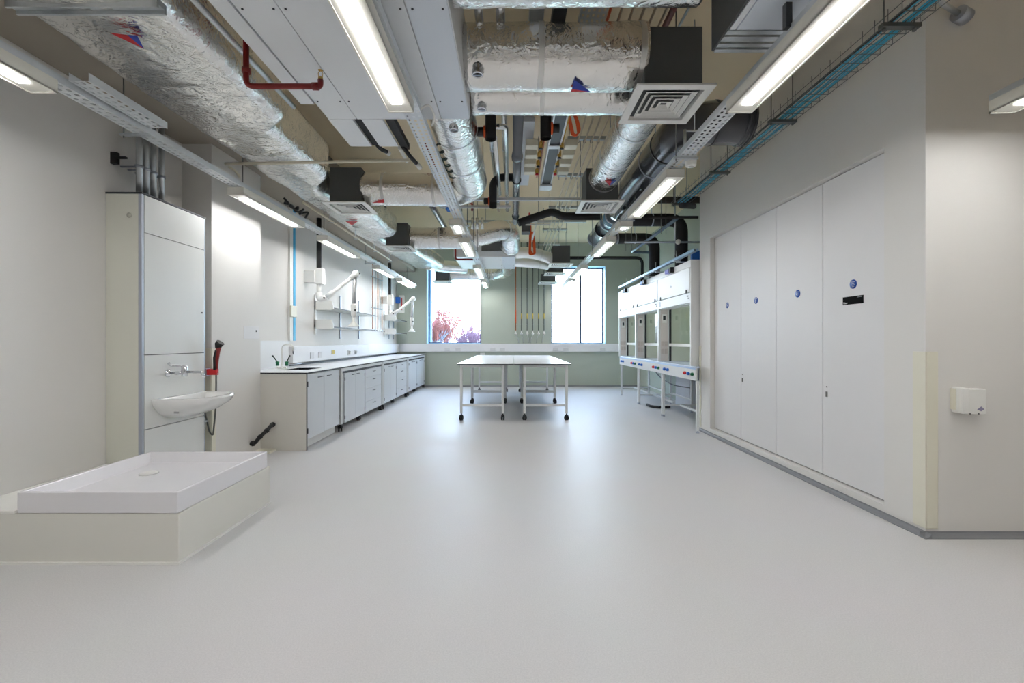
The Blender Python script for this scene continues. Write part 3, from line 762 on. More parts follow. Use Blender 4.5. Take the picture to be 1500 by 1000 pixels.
# ------------------------------------------------------------------ trunking on the walls
def trunk(name, m, lab, sockets, axis, faces):
    t = thing(name, lab, 'trunking', faces)
    m.build('trunking_body', mat('trunking_white', (224,224,226), .4), t, .004)
    for s_ in sockets:
        MB().box(*s_).build('socket', mat('pale_socket', (206,206,208), .4), t, .002)
    return t
sx = [at(px, 510, YF-.07).x for px in (655, 671, 722, 736, 814, 829, 883)]
trunk('dado_trunking', MB().box(XL+.09, 3.499, YF-.06, YF, .965, 1.18), 'white dado trunking below the two windows on the far wall', [(x-.07, x+.07, YF-.067, YF-.058, .985, 1.065) for x in sx], 'x', (0, YF-.03, .965))
ys = [at(0, 0, 1).y*0 + 3.09*FPX/(CX-p) for p in (457, 469, 511, 520)]
trunk('bench_trunking', MB().box(XL, XL+.08, 6.26, YF, .945, 1.18), 'white trunking running along the wall above the long worktop', [(XL+.075, XL+.088, y-.06, y+.06, .99, 1.08) for y in ys], 'y', (XL+.04, 9.2, .945))
for k, y in enumerate(ys[2:]):
    m = MB(); m.lathe([(0,0),(.03,0),(.03,.03),(0,.03)], (XL+.088, y, 1.035), 'x', 14)
    single(m, 'round_socket', WPL, ['round white outlet on the bench trunking, nearer the sink', 'round white outlet on the bench trunking, nearer the window'][k], 'socket', 'round outlets on the bench trunking')
single(MB().box(XL+.08, XL+.084, 7.6, 7.72, 1.03, 1.1), 'sticker', YELLOW, 'small yellow sticker on the bench trunking', 'sticker')
# ------------------------------------------------------------------ luminaires (four rows, all at one height)
LZ = 2.68; DZL = LZ - EYE      # underside
DZA = 1.35; LZA = EYE + DZA    # rows that run close to a wall hang a little lower
LWD = .158
def luminaire(x, y0, y1, lab, group='linear luminaires', LZ=LZ, LWD=LWD):
    t = thing('linear_luminaire', lab, 'ceiling light', (x, (y0+y1)/2, LZ), group)
    h = LWD/2
    m = MB().box(x-h, x+h, y0, y1, LZ+.004, LZ+.072).box(x-h, x-h+.008, y0, y1, LZ, LZ+.01).box(x+h-.008, x+h, y0, y1, LZ, LZ+.01).box(x-h, x+h, y0, y0+.012, LZ, LZ+.01).box(x-h, x+h, y1-.012, y1, LZ, LZ+.01)
    m.build('housing', mat('luminaire_housing', (232,230,220), .45, var=.01), t)
    MB().box(x-.028, x+.028, y0+.10, y1-.10, LZ-.001, LZ+.006).build('led_diffuser', LED, t)
    return t
def YL(py): return DZL*FPX/(CY-py)
def YA(py): return DZA*FPX/(CY-py)
U = .00413  # unit of 1/py, helper only
rowL = [(1.33, YA(137)), (YA(285), YA(334)), (YA(352), YA(378.4)), (YA(393.7), YA(407.2)), (YA(411.5), YA(421.8))]
labL = ['linear luminaire over the shower tray, cut off by the picture edge', 'long linear luminaire in front of the white nib', 'linear luminaire above the near extraction arm on the bench side',
        'linear luminaire near the copper pipes on the bench side', 'last linear luminaire of the bench row, by the far wall']
for (a, b), l in zip(rowL, labL): luminaire(-1.893*DZA, a, b, l, LZ=LZA, LWD=.150)
rowC = [(1.35, YL(165)), (YL(329), YL(343.6)), (YL(354.8), YL(377)), (YL(393), YL(408.5)), (YL(413), YL(422))]
labC = ['large linear luminaire under the near fan coil unit in the middle row', 'short white linear luminaire at the end of the perforated tray, middle row', 'linear luminaire of the middle row just beyond the short one',
        'linear luminaire of the middle row in front of the tree window', 'last linear luminaire of the middle row, nearest the tree window']
for (a, b), l in zip(rowC, labC): luminaire(-.487*DZL, a, b, l)
rowR = [(1.35, YL(166)), (YL(259), YL(319.5)), (YL(331), YL(339)), (YL(353.5), YL(377)), (YL(393), YL(408)), (YL(411), YL(422))]
labR = ['large near linear luminaire on the door wall side, beside the square diffuser', 'long linear luminaire between the white sensor and the grey duct, door wall side', 'short white linear luminaire beyond the long one, door wall side',
        'linear luminaire below the black insulated ducts, door wall side', 'linear luminaire in front of the mullioned window', 'last linear luminaire of the door wall row, at the mullioned window']
for (a, b), l in zip(rowR, labR): luminaire(.998*DZL, a, b, l)
luminaire(2.155*DZA, 1.33, YA(166.5), 'linear luminaire before the plain wall, cut off by the picture edge above the white box', LZ=LZA, LWD=.150)
for x in (-1.893*DZL, -.487*DZL, .998*DZL, 2.155*DZL):
    for y in (-.55,):
        luminaire(x, y, y+1.32, 'linear luminaire of the rows that continue behind the photographer', 'luminaires behind the photographer')

# ------------------------------------------------------------------ perforated cable trays above the rows
def ptray(name, lab, x0, x1, y0, y1, z, group='perforated cable trays', h=.045, hangers=(), pitch=.05, cols=None):
    t = thing(name, lab, 'cable tray', ((x0+x1)/2, (y0+y1)/2, z), group)
    w = x1-x0
    cols = cols or max(2, int(w/.032))
    cw = w/cols; n = int((y1-y0)/pitch)
    m = MB(); e = .3
    for i in range(n):
        ya = y0 + i*pitch; yb = ya+pitch
        for c in range(cols):
            xa = x0+c*cw; xb = xa+cw
            off = .0 if c % 2 == 0 else .5
            hx0, hx1 = xa+cw*.28, xb-cw*.28
            hy0 = ya+pitch*(.12+ .3*off); hy1 = hy0+pitch*.48
            P = [(xa,ya),(xb,ya),(xb,yb),(xa,yb)]; Q = [(hx0,hy0),(hx1,hy0),(hx1,hy1),(hx0,hy1)]
            m.add([(p[0],p[1],z) for p in P]+[(q[0],q[1],z) for q in Q], [(0,1,5,4),(1,2,6,5),(2,3,7,6),(3,0,4,7)])
    m.build('tray_base', TRAYM, t, fix=False)
    MB().box(x0-.0015, x0, y0, y1, z, z+h).box(x1, x1+.0015, y0, y1, z, z+h).build('side_flange', TRAYM, t)
    for y in hangers:
        m = MB().box(x0-.05, x1+.05, y-.02, y+.02, z-.004-.018, z-.003)
        b = m.build('bracket', GALV, t)
        for x in (x0-.035, x1+.035):
            MB().cyl((x,y,z-.03),(x,y,ZC),.004,6).build('threaded_rod', RODM, b)
    return t
TZ0 = EYE + 1.50
TZA = EYE + 1.425
ptray('cable_tray', 'galvanised perforated tray over the bench luminaires', -2.595, -2.50, 1.0, 11.6, TZA, hangers=())
ptray('cable_tray', 'white perforated tray carrying the middle luminaires', -.715, -.60, 1.0, 11.9, TZ0, hangers=())
ptray('cable_tray', 'perforated tray carrying the luminaires on the door wall side', 1.36, 1.475, 1.0, 11.9, TZ0, hangers=())
ptray('cable_tray', 'short perforated tray above the luminaire by the plain wall', 2.86, 2.97, 1.0, 2.66, TZA, hangers=())
tt = ptray('cable_tray', 'angled tray section beside the galvanised riser pipes', -2.48, -2.37, YA(137)+.06, 3.05, TZA+.03, hangers=(), cols=3)
# luminaire brackets hanging the trays
def rods(lab, x, ys, group, TZ0=TZ0):
    for k, y in enumerate(ys):
        t = thing('tray_hanger', lab % ('nearest','second','third','fourth','fifth','farthest')[min(k,5)] if '%s' in lab else lab, 'hanger', (x, y, TZ0-.03), group)
        MB().box(x-.10, x+.10, y-.012, y+.012, TZ0-.005-.012, TZ0-.002).build('cross_bar', GALV, t)
        for sx in ((-.085, .085) if abs(x) < 1 else (-.08,)): MB().cyl((x+sx,y,TZ0-.03),(x+sx,y,ZC if x > -2.5 else 3.15),.0045,6).build('threaded_rod', RODM, t)
rods('%s thin rod hanger of the middle luminaire row', -.658, [5.75, 6.6, 7.35, 10.45, 11.3], 'tray hangers')
rods('%s thin rod hanger of the bench luminaire row', -2.59, [3.05, 4.4, 6.3, 8.1, 9.7, 11.3], 'tray hangers', TZA)
rods('%s thin rod hanger of the door wall luminaire row', 1.418, [3.62, 5.5, 7.4, 9.0, 11.0], 'tray hangers')

single(MB().box(1.335,1.365,2.16,2.19,2.79,3.05).box(1.335,1.46,2.16,2.19,3.03,3.05), 'luminaire_bracket', mat('dark_bracket', (74,76,78), .4, .5), 'dark angle bracket above the large near luminaire by the rail frame', 'bracket')
# sensor under the tray
t = thing('presence_sensor', 'white cylindrical sensor hanging under the tray before the long luminaire', 'sensor', (1.50, 3.72, 2.72))
m = MB(); m.lathe([(0,0),(.036,0),(.043,.006),(.050,.12),(.046,.128),(0,.128)], (1.50,3.72,2.72), 'z', 28); m.build('body', WPL, t)
m = MB(); m.lathe([(0,-.001),(.022,-.001),(.022,.003),(0,.003)], (1.50,3.72,2.72), 'z', 20); m.build('lens', mat('sensor_lens', (200,200,196), .2), t)
m = MB(); m.tube(rounded([(1.44,3.72,3.02),(1.60,3.72,3.02)], .01), .008, 8); m.cyl((1.45,3.72,2.84),(1.45,3.72,3.03),.012,8); m.cyl((1.53,3.72,3.02),(1.53,3.72,ZC),.004,6); m.build('bracket', GALV, t)

# ------------------------------------------------------------------ cyan-cabled wire basket along the door wall
bx0, bx1, bz = 2.33, 2.53, EYE+1.97
t = thing('wire_basket', 'wire basket tray full of cyan cables along the top of the door wall', 'cable tray', (2.43, 5.2, bz))
m = MB()
for x in (bx0, bx0+.05, bx0+.10, bx0+.15, bx1): m.cyl((x,1.6,bz),(x,6.5,bz),.0028,6)
for x in (bx0, bx1):
    for z in (bz+.05,): m.cyl((x,1.6,z),(x,6.5,z),.0028,6)
y = 1.65
while y < 6.5:
    m.tube([(bx0,y,bz+.085),(bx0,y,bz),(bx1,y,bz),(bx1,y,bz+.055)], .0024, 5); y += .1
m.build('wire_mesh', mat('zinc_wire', (110,114,118), .4, .7), t)
for k in range(5):
    y = 1.56+1.197*k
    b = MB().box(2.29, 2.53, y-.02, y+.02, bz-.028, bz-.004); hb = b.build('bracket', RODM, t)
    m = MB()
    for x in (2.31, 2.50): m.cyl((x,y,bz-.05),(x,y,ZC),.0045,6); m.lathe([(0,0),(.011,0),(.011,.014),(0,.014)], (x,y,bz-.046), 'z', 8)
    m.build('threaded_rod', RODM, hb)
for k in range(9):
    x = bx0+.045+.016*k
    pts = []; y = 1.3; ph = random.uniform(0,6)
    while y < 6.5:
        pts.append((x+.012*math.sin(y*2.2+ph)+.008*math.sin(y*5.1+ph*2), y, bz+.010+.008*(k%3)+.004*math.sin(y*3+ph))); y += .16
    c = MB(); c.tube(pts, .0052, 6)
    single(c, 'data_cable', CYAN, 'cyan data cable lying in the wire basket on the door wall side', 'cable', 'cyan cables in the wire basket')
m = MB(); m.tube([(2.36,1.3,bz+.012),(2.35,4,bz+.016),(2.37,6,bz+.012),(2.36,6.5,bz+.014)], .009, 8)
single(m, 'power_cable', BLACK, 'single black cable beside the cyan ones in the wire basket', 'cable')

# ------------------------------------------------------------------ left main duct (foil wrapped)
def loft_rect(m, secs, rad=.09, nc=5, per=10, step=.04, amp=.02):
    """secs: (Y, xl, xr, zb, zt); a foil-wrapped rectangular duct with soft corners"""
    rows = []
    Ys = []
    y = secs[0][0]
    while y < secs[-1][0]: Ys.append(y); y += step
    Ys.append(secs[-1][0])
    for y in Ys:
        for i in range(len(secs)-1):
            if secs[i][0] <= y <= secs[i+1][0]: break
        a, b = secs[i], secs[i+1]; t_ = (y-a[0])/max(1e-6, b[0]-a[0])
        t_ = t_*t_*(3-2*t_)
        xl, xr, zb, zt = [a[j]*(1-t_)+b[j]*t_ for j in (1,2,3,4)]
        ring = []
        cs = [(xr-rad, zb+rad, -90), (xr-rad, zt-rad, 0), (xl+rad, zt-rad, 90), (xl+rad, zb+rad, 180)]
        arcs = []
        for cx_, cz_, a0 in cs:
            arcs.append([(cx_+rad*math.cos(math.radians(a0+90*k/nc)), cz_+rad*math.sin(math.radians(a0+90*k/nc))) for k in range(nc+1)])
        for q in range(4):
            ring += arcs[q]
            p0 = arcs[q][-1]; p1 = arcs[(q+1)%4][0]
            for k in range(1, per): ring.append((p0[0]+(p1[0]-p0[0])*k/per, p0[1]+(p1[1]-p0[1])*k/per))
        cx_, cz_ = (xl+xr)/2, (zb+zt)/2
        out = []
        for (px, pz) in ring:
            p = Vector((px*3.0, y*3.0, pz*3.0))
            k_ = amp*(noise.noise(p) + .6*abs(noise.noise(p*2.3)) + .35*noise.noise(p*5.1))
            k_ -= .010*max(0, 1-abs(((y*1.0) % 1.2)-.6)/.04)
            d = Vector((px-cx_, 0, pz-cz_)).normalized()
            out.append((px+d.x*k_, y, pz+d.z*k_))
        rows.append(out)
    n = len(rows[0]); vs = [v for r in rows for v in r]; fs = []
    for i in range(len(rows)-1):
        for k in range(n): fs.append((i*n+k, i*n+(k+1)%n, (i+1)*n+(k+1)%n, (i+1)*n+k))
    m.add(vs, fs, True)
    m.f.append(list(range(n))); m.sm.append(False)
    m.f.append([(len(rows)-1)*n+k for k in reversed(range(n))]); m.sm.append(False)
    return m
DB = EYE+1.70
dt = thing('foil_supply_duct', 'broad foil-wrapped rectangular duct running above the bench side', 'duct', (-2.2, 5.5, DB))
m = MB(); loft_rect(m, [(1.2,-2.57,-1.77,DB,DB+.46),(3.42,-2.57,-1.77,DB,DB+.46),(3.62,-2.57,-1.93,DB,DB+.44),(4.65,-2.57,-1.93,DB,DB+.42),(5.0,-2.55,-2.165,DB,DB+.40),(5.7,-2.55,-2.165,DB,DB+.40),(6.05,-2.55,-1.88,DB,DB+.38),(7.2,-2.54,-1.88,DB,DB+.36),(7.48,-2.5,-2.2,DB+.01,DB+.34),(8.1,-2.5,-2.2,DB+.01,DB+.34),(8.5,-2.48,-1.85,DB+.02,DB+.32),(10.6,-2.35,-1.62,DB+.03,DB+.30)])
m.build('foil_jacket', FOIL, dt)
m = MB()
fy = 1.70*FPX/489
for (a, b, z) in ((0,.012,DB-.03),(.012,.05,DB-.012),(.05,.062,DB-.03)): m.box(-2.54,-1.775, fy-.04+a, fy-.04+b, z, DB+.02)
m.build('flange', GALV, dt, .002)
def tri(parent, P, m_, nm='flow_marker'):
    m = MB(); 
    n = (Vector(P[1])-Vector(P[0])).cross(Vector(P[2])-Vector(P[0])).normalized()*.0012
    vs = [Vector(p)-n for p in P]+[Vector(p)+n for p in P]; k = len(P)
    m.add(vs, [tuple(range(k)), tuple(range(k,2*k))]+[(i,(i+1)%k,k+(i+1)%k,k+i) for i in range(k)])
    return m.build(nm, m_, parent)
REDF = mat('red_marker', (196,32,40), .45); BLUF = mat('blue_marker', (30,58,164), .45)
def on_z(px, py, z):
    Y = (z-EYE)*FPX/(CY-py); return Vector(((px-CX)/FPX*Y, Y, z))
zz_ = DB-.034
tri(dt, [on_z(161,48,zz_), on_z(187,51.5,zz_), on_z(204,66,zz_), on_z(211,71.5,zz_)], REDF)
tri(dt, [on_z(187,51.5,zz_), on_z(201,52,zz_), on_z(211,71.5,zz_)], BLUF)
tri(dt, [on_z(506,324,zz_), on_z(524,324,zz_), on_z(516,330,zz_)], REDF)

# ------------------------------------------------------------------ fan coil units
def fan_coil(lab, x0, x1, y0, y1, z, splits, group='fan coil units', zt=.48):
    t = thing('fan_coil_unit', lab, 'fan coil unit', ((x0+x1)/2, (y0+y1)/2, z), group)
    MB().box(x0, x1, y0, y1, z+.012, z+zt).build('casing', PANEL, t, .004)
    xs = [x0+.002]+splits+[x1-.002]
    for k in range(len(xs)-1):
        p = MB().box(xs[k]+.003, xs[k+1]-.003, y0+.004, y1-.003, z, z+.011).build('access_panel', PANELB if k == len(xs)-2 else PANEL, t, .002)
        m = MB()
        for yy in (y0+.3, (y0+y1)/2+.2, y1-.25):
            for xx in (xs[k]+.03, xs[k+1]-.03): m.lathe([(0,-.004),(.006,-.004),(.006,0),(0,0)], (xx, yy, z), 'z', 8)
        if xs[k+1]-xs[k] > .12: m.build('screw', mat('dark_screw', (70,72,76), .4, .6), p)
    return t
FZ = EYE+1.65
f1 = fan_coil('near fan coil unit of broad pale steel panels above the middle luminaire', -1.372, -.312, .7, 3.31, FZ, [-1.155, -.525])
MB().box(-1.475, -1.38, .7, 3.10, FZ, FZ+.30).build('side_casing', PANEL, f1, .003)
MB().box(-1.372, -1.19, 3.31, 3.77, FZ, FZ+.02).build('drip_tray', PANEL, f1, .003)
MB().box(-1.125, -.965, 3.31, 3.77, FZ, FZ+.02).build('drip_tray', PANEL, f1, .003)
MB().box(-1.19, -1.125, 3.30, 3.79, FZ+.02, FZ+.06).build('black_gasket', INSUL, f1)
MB().box(-.965, -.90, 3.30, 3.90, FZ+.03, FZ+.08).build('black_gasket', INSUL, f1)
f2 = fan_coil('fan coil unit with a dark side and rail frame above the door wall luminaire', 1.15, 1.56, .7, 2.36, FZ, [1.19], zt=.75)
MB().box(1.138, 1.149, .7, 2.53, FZ, FZ+.75).build('dark_side_panel', DARKBOX, f2)
m = MB()
for (a, b, z0, z1) in ((2.365,2.395,0,.04),(2.41,2.45,-.0,.02),(2.47,2.50,0,.012),(2.505,2.53,-.008,.04)): m.box(1.15, 1.56, a, b, FZ+z0, FZ+z1)
m.build('frame_rail', GALV, f2, .002)
f3 = fan_coil('far fan coil unit above the back of the lab tables', -1.15, .07, 8.75, 10.2, FZ, [-.62, -.2], zt=.4)
m = MB().box(-.6, -.12, 8.70, 8.76, FZ+.12, FZ+.3)
m.build('louvre_grille', DARKBOX, f3)

# ------------------------------------------------------------------ diffusers with plenum boxes
def diffuser(lab, xc, y0, z, ztop, w=.5, pw=.37):
    t = thing('ceiling_diffuser', lab, 'air diffuser', (xc, y0+w/2, z), 'square louvred air diffusers')
    yc = y0+w/2
    MB().box(xc-pw/2, xc+pw/2, y0+.06, y0+.06+pw, z+.02, ztop).build('plenum_box', DARKBOX, t, .004)
    h = w/2
    def sq(r, zz): return [(xc-r,yc-r,zz),(xc+r,yc-r,zz),(xc+r,yc+r,zz),(xc-r,yc+r,zz)]
    def ringm(m, r0, z0, r1, z1, th=.002):
        vs = sq(r0,z0)+sq(r1,z1)+sq(r0,z0+th)+sq(r1,z1+th); fs = []
        for k in range(4):
            k2 = (k+1)%4
            fs += [(k,k2,4+k2,4+k),(8+k,12+k,12+k2,8+k2),(k,8+k,8+k2,k2),(4+k,4+k2,12+k2,12+k)]
        m.add(vs, fs)
    m = MB(); ringm(m, h, z, h-.055, z, .012); ringm(m, h-.055, z, h-.06, z+.03, .002); fr = m.build('face_frame', WPL, t)
    MB().box(xc-h+.06, xc+h-.06, yc-h+.06, yc+h-.06, z+.032, z+.034).build('dark_back', BLACK, t)
    for k, r in enumerate((.165, .125, .085, .045)):
        m = MB(); ringm(m, r, z+.003, r-.031, z+.024); ringm(m, r, z+.0025, r-.008, z+.0025, .001)
        if k == 3: m.box(xc-.022, xc+.022, yc-.022, yc+.022, z+.024, z+.028)
        m.build('louvre', WPL, t)
    return t
ZD = EYE+1.60
def YD(py): return 1.60*FPX/(CY-py)
diffuser('nearest square louvred diffuser with a tall black plenum box, beside the big luminaire', 1.034, YD(124.5), ZD, 3.27)
diffuser('square louvred diffuser at the end of the foil duct, second on the door wall side', 1.045, YD(294.3), ZD, 3.26)
diffuser('square louvred diffuser third on the door wall side, fed by white wrapped ducts', 1.03, YD(386), ZD, 3.25)
diffuser('louvred diffuser fourth on the door wall side, before the mullioned window', 1.03, 10.45, ZD, 3.15)
diffuser('louvred diffuser nearest the mullioned window', .94, 11.35, EYE+1.50, 2.98)
diffuser('nearest square louvred diffuser on the bench side, below the foil duct', -1.95, YD(296.3), ZD, 3.29)
diffuser('second square louvred diffuser on the bench side, below the foil duct', -1.97, YD(360.5), ZD, 3.27)
diffuser('louvred diffuser hanging in front of the tree window', -1.80, 11.35, EYE+1.52, 3.17)

# ------------------------------------------------------------------ round foil ducts
def fduct(lab, pts, r, m_=None, rad=.3, bands=True, cat='duct'):
    P = dense(rounded(pts, rad, 10), .035)
    c = P[len(P)//2]
    t = thing('foil_duct', lab, cat, (c.x, c.y, c.z - r), 'round foil-wrapped ducts')
    m = MB(); m.tube(P, r, 36, True, jit=.035, jscale=4.0)
    m.build('foil_jacket', m_ or FOILR, t)
    if bands:
        L = 0; last = P[0]; nxt = .5
        for i in range(1, len(P)-1):
            L += (P[i]-last).length; last = P[i]
            if L > nxt:
                d = (P[i+1]-P[i-1]).normalized()
                m = MB(); m.tube([P[i]-d*.018, P[i]+d*.018], r*1.012, 36, False, jit=.035, jscale=4.0); m.build('foil_tape', mat('foil_tape', (226,226,224), .3, .8, var=.03), t); nxt += .62
    return t
d1 = fduct('large upper foil duct crossing to the near black plenum box', [(-.315,2.98,3.157),(.87,2.98,3.157)], .20)
fduct('foil duct at the very top edge of the picture, above the large crossing duct', [(-.30,2.20,3.125),(.95,2.20,3.135)], .178, bands=False)
d2 = fduct('foil duct bending away from the crossing duct to the second diffuser', [(-.300,3.37,3.157),(1.07,3.37,3.157),(1.06,5.18,3.14)], .168, rad=.32)
d3 = fduct('foil duct leaving the near fan coil unit and bending to the bench side diffuser', [(-.50,3.32,3.11),(-.47,5.38,3.085),(-1.78,5.36,3.09)], .19, rad=.36)
d4 = fduct('foil duct crossing from the second bench side diffuser to the far fan coil unit', [(-1.80,7.84,3.07),(-.74,7.84,3.07),(-.22,8.05,3.27),(-.04,8.25,3.29),(-.03,8.745,3.10)], .185, rad=.25)
d5 = fduct('foil duct in front of the tree window, curving up to the far fan coil unit', [(-1.63,11.60,2.99),(-.45,11.60,2.99),(-.12,11.2,3.02),(-.10,10.2,3.10)], .155, rad=.4)
fduct('upper white wrapped duct from the far fan coil unit', [(.06,9.15,3.07),(.42,9.15,3.08),(.88,9.42,2.99)], .115, FOILW, rad=.3)
fduct('lower white wrapped duct from the far fan coil unit', [(.06,9.75,2.99),(.45,9.75,2.97),(.80,9.90,2.95)], .105, FOILW, rad=.3)
# foil transition piece at the end of the main duct
fduct('foil duct end piece between the main duct and the far wall', [(-2.0,10.55,3.10),(-1.9,11.0,3.12),(-1.15,11.3,3.12)], .15, rad=.3, bands=False)
def port(parent, p, r=.036):
    x, y, z = p
    m = MB(); m.lathe([(r*.9,.05),(r*.9,.0),(r,.0),(r*1.02,-.008),(r*.8,-.012),(r*.8,-.004),(0,-.004)], p, 'z', 24)
    q = m.build('test_port', CHROME, parent)
    MB().lathe([(0,-.0055),(r*.78,-.0055),(r*.78,-.004),(0,-.004)], p, 'z', 20).build('port_cap', BLACK, q)
    MB().box(x-r*.7, x+r*.7, y-.005, y+.005, z-.012, z-.006).build('port_slot', ALU, q)
port(d1, (-.22, 2.84, 2.968)); port(d2, (-.225, 3.30, 2.985)); port(d3, (-.455, 3.47, 2.91), .038)
def mk(parent, pxs, Y, m_):
    tri(parent, [at(x, y, Y) for x, y in pxs], m_)
def on_cyl(px, py, yc, zc, r):
    """point of a duct lying along X (centre yc, zc) seen along one line of sight"""
    dyn = 1.0; dzn = (CY-py)/FPX
    a = dyn*dyn+dzn*dzn; b = -2*(dyn*yc+dzn*(zc-EYE)); c = yc*yc+(zc-EYE)**2-(r)**2
    D = max(0, b*b-4*a*c); Y = (-b-math.sqrt(D))/(2*a)
    return at(px, py, Y)
R_ = .216
tri(d1, [on_cyl(841.5,117,2.98,3.157,R_), on_cyl(865,134.5,2.98,3.157,R_), on_cyl(838,130,2.98,3.157,R_)], BLUF)
tri(d1, [on_cyl(838,130,2.98,3.157,R_), on_cyl(865,134.5,2.98,3.157,R_), on_cyl(836,134,2.98,3.157,R_)], REDF)
tri(d3, [on_cyl(545,297,5.36,3.09,.199), on_cyl(562,292,5.36,3.09,.199), on_cyl(563,297,5.36,3.09,.199)], REDF)
def on_ycyl(px, py, xc, zc, r):
    u = (px-CX)/FPX; w = (CY-py)/FPX
    a = u*u+w*w; b = -2*(u*xc+w*(zc-EYE)); c = xc*xc+(zc-EYE)**2-r*r
    D = max(0, b*b-4*a*c); Y = (-b-math.sqrt(D))/(2*a)
    return at(px, py, Y)
tri(d2, [on_ycyl(886,264,1.062,3.145,.184), on_ycyl(896,265,1.062,3.145,.184), on_ycyl(893,272,1.062,3.145,.184)], REDF)
tri(d2, [on_ycyl(896,265,1.062,3.145,.184), on_ycyl(905,263,1.062,3.145,.184), on_ycyl(893,272,1.062,3.145,.184)], BLUF)

# ------------------------------------------------------------------ pipes and conduits
def pipe(name, m_, lab, pts, r, rad=.06, cat='pipe', group=None, seg=12, collars=(), cm=None):
    P = rounded(pts, rad, 8)
    m = MB(); m.tube(P, r, seg)
    if not collars: return single(m, name, m_, lab, cat, group)
    c = P[len(P)//2]; t = thing(name, lab, cat, tuple(c), group); m.build('pipe', m_, t)
    for (p, q, rr) in collars:
        m = MB(); m.tube([p, q], rr, seg+4); m.build('collar', cm or m_, t)
    return t
# red sprinkler drop in front
t = thing('sprinkler_pipe', 'red sprinkler pipe with an upturned brass head below the near fan coil unit', 'sprinkler', (-1.4, 2.67, 2.79))
m = MB(); m.tube(rounded([(-1.60,2.67,3.9),(-1.60,2.67,2.79),(-1.152,2.67,2.79),(-1.152,2.67,2.83)], .05), .0165, 14)
m.tube([(-1.60,2.67,2.87),(-1.60,2.67,2.90)], .024, 14).tube([(-1.20,2.67,2.79),(-1.165,2.67,2.79)], .022, 14); m.build('pipe', REDP, t)
m = MB(); m.lathe([(0,0),(.014,0),(.014,.012),(.006,.016),(.006,.02),(0,.02)], (-1.152,2.67,2.83), 'z', 12)
m.tube([(-1.164,2.67,2.845),(-1.166,2.67,2.87),(-1.156,2.67,2.885)], .002, 6).tube([(-1.140,2.67,2.845),(-1.138,2.67,2.87),(-1.148,2.67,2.885)], .002, 6)
m.lathe([(0,0),(.014,0),(.014,.002),(0,.002)], (-1.152,2.67,2.885), 'z', 12); m.build('sprinkler_head', BRASS, t)
pipe('steel_conduit', GALV, 'grey steel conduit between the foil duct and the near fan coil unit', [(-1.68,2.2,3.06),(-1.68,3.42,3.06)], .018)
pipe('white_conduit', mat('cream_conduit', (222,216,196), .4), 'long cream conduit crossing in front of the beige ceiling, bench side', [(-2.65,4.1,2.893),(-.95,4.1,2.928)], .014)
pipe('white_conduit', MATS['cream_conduit'], 'cream conduit dropping beside the end of the long crossing conduit', [(-2.62,4.1,2.868),(-2.57,4.12,2.84),(-2.545,4.15,2.79)], .011)
for k, (x, lab) in enumerate(((-1.12, 'short drain outlet with a black sleeve under the fan coil drip trays, bench side'), (-.93, 'longer drain outlet with a black sleeve under the fan coil drip trays'))):
    q = thing('condensate_drain', lab, 'drain', (x, 3.9, 2.9), 'condensate drains')
    a = at((553, 590)[k], (213, 214)[k], 3.85); b = at((566, 610)[k], (222, 239)[k], 4.05)
    m = MB(); m.tube([a, (a+b)/2+Vector((0,0,-.01)), b], .018, 12); m.build('sleeve', INSUL, q)
    m = MB(); m.tube([b, b+(b-a)*.3], .022, 14); m.build('coupling', WPL, q)
pipe('white_conduit', WPL, 'short white pipe beside the condensate drains', [at(585,216,3.85), at(596,236,4.3)], .016)
PALEP = mat('pale_copper_pipe', (206, 192, 172), .35, .6, var=.05)
# pipes running away from the camera near the middle (x, z) with their Y range
runs = [
 ('steel_pipe', CLAD, 'shiny clad pipe above the crossing duct, nearer the fan coil unit', -.215, 3.38, 1.9, 7.2, .028),
 ('steel_pipe', CLAD, 'second shiny clad pipe above the crossing duct', -.075, 3.38, 1.9, 7.2, .030),
 ('grey_duct_strip', PANELB, 'flat pale grey trunking above the crossing duct', .165, 3.45, 1.9, 4.6, None),
 ('thin_pipe', ORANGE, 'thin orange pipe on the ceiling above the crossing duct', .66, 3.48, 1.6, 4.0, .010),
 ('thin_pipe', PALEP, 'first pale thin pipe beside the orange one', .735, 3.48, 1.6, 11.8, .009),
 ('thin_pipe', PALEP, 'second pale thin pipe counted from the orange one', .81, 3.48, 1.6, 11.8, .009),
 ('thin_pipe', PALEP, 'third pale thin pipe counted from the orange one', .885, 3.48, 1.6, 11.8, .009),
 ('thin_pipe', PALEP, 'fourth pale thin pipe counted from the orange one', .96, 3.48, 1.6, 11.8, .009),
 ('thin_pipe', PALEP, 'fifth pale thin pipe, between the orange one and the red sprinkler main', 1.035, 3.48, 1.6, 6.2, .009),
 ('sprinkler_main', REDP, 'red sprinkler main on the ceiling near the tall black plenum box', 1.10, 3.52, 1.6, 3.4, .022),
 ('thin_pipe', GALV, 'thin steel pipe beside the red sprinkler main', 1.19, 3.50, 1.6, 3.6, .009)]
for (nm, mm, lab, x, z, y0, y1, r) in runs:
    if r is None:
        single(MB().box(x-.05, x+.05, y0, y1, z, z+.05), nm, mm, lab, 'trunking', bevel=.003)
    else:
        m = MB(); m.cyl((x,y0,z),(x,y1,z),r,12)
        if r > .02 and mm is CLAD:
            y = y0+.3
            t = thing(nm, lab, 'pipe', (x,(y0+y1)/2,z-r)); m.build('cladding', mm, t)
            m = MB()
            while y < y1: m.cyl((x,y,z),(x,y+.03,z),r*1.06,12); y += .9
            m.build('cladding_band', ALU, t)
        else: single(m, nm, mm, lab, 'pipe')
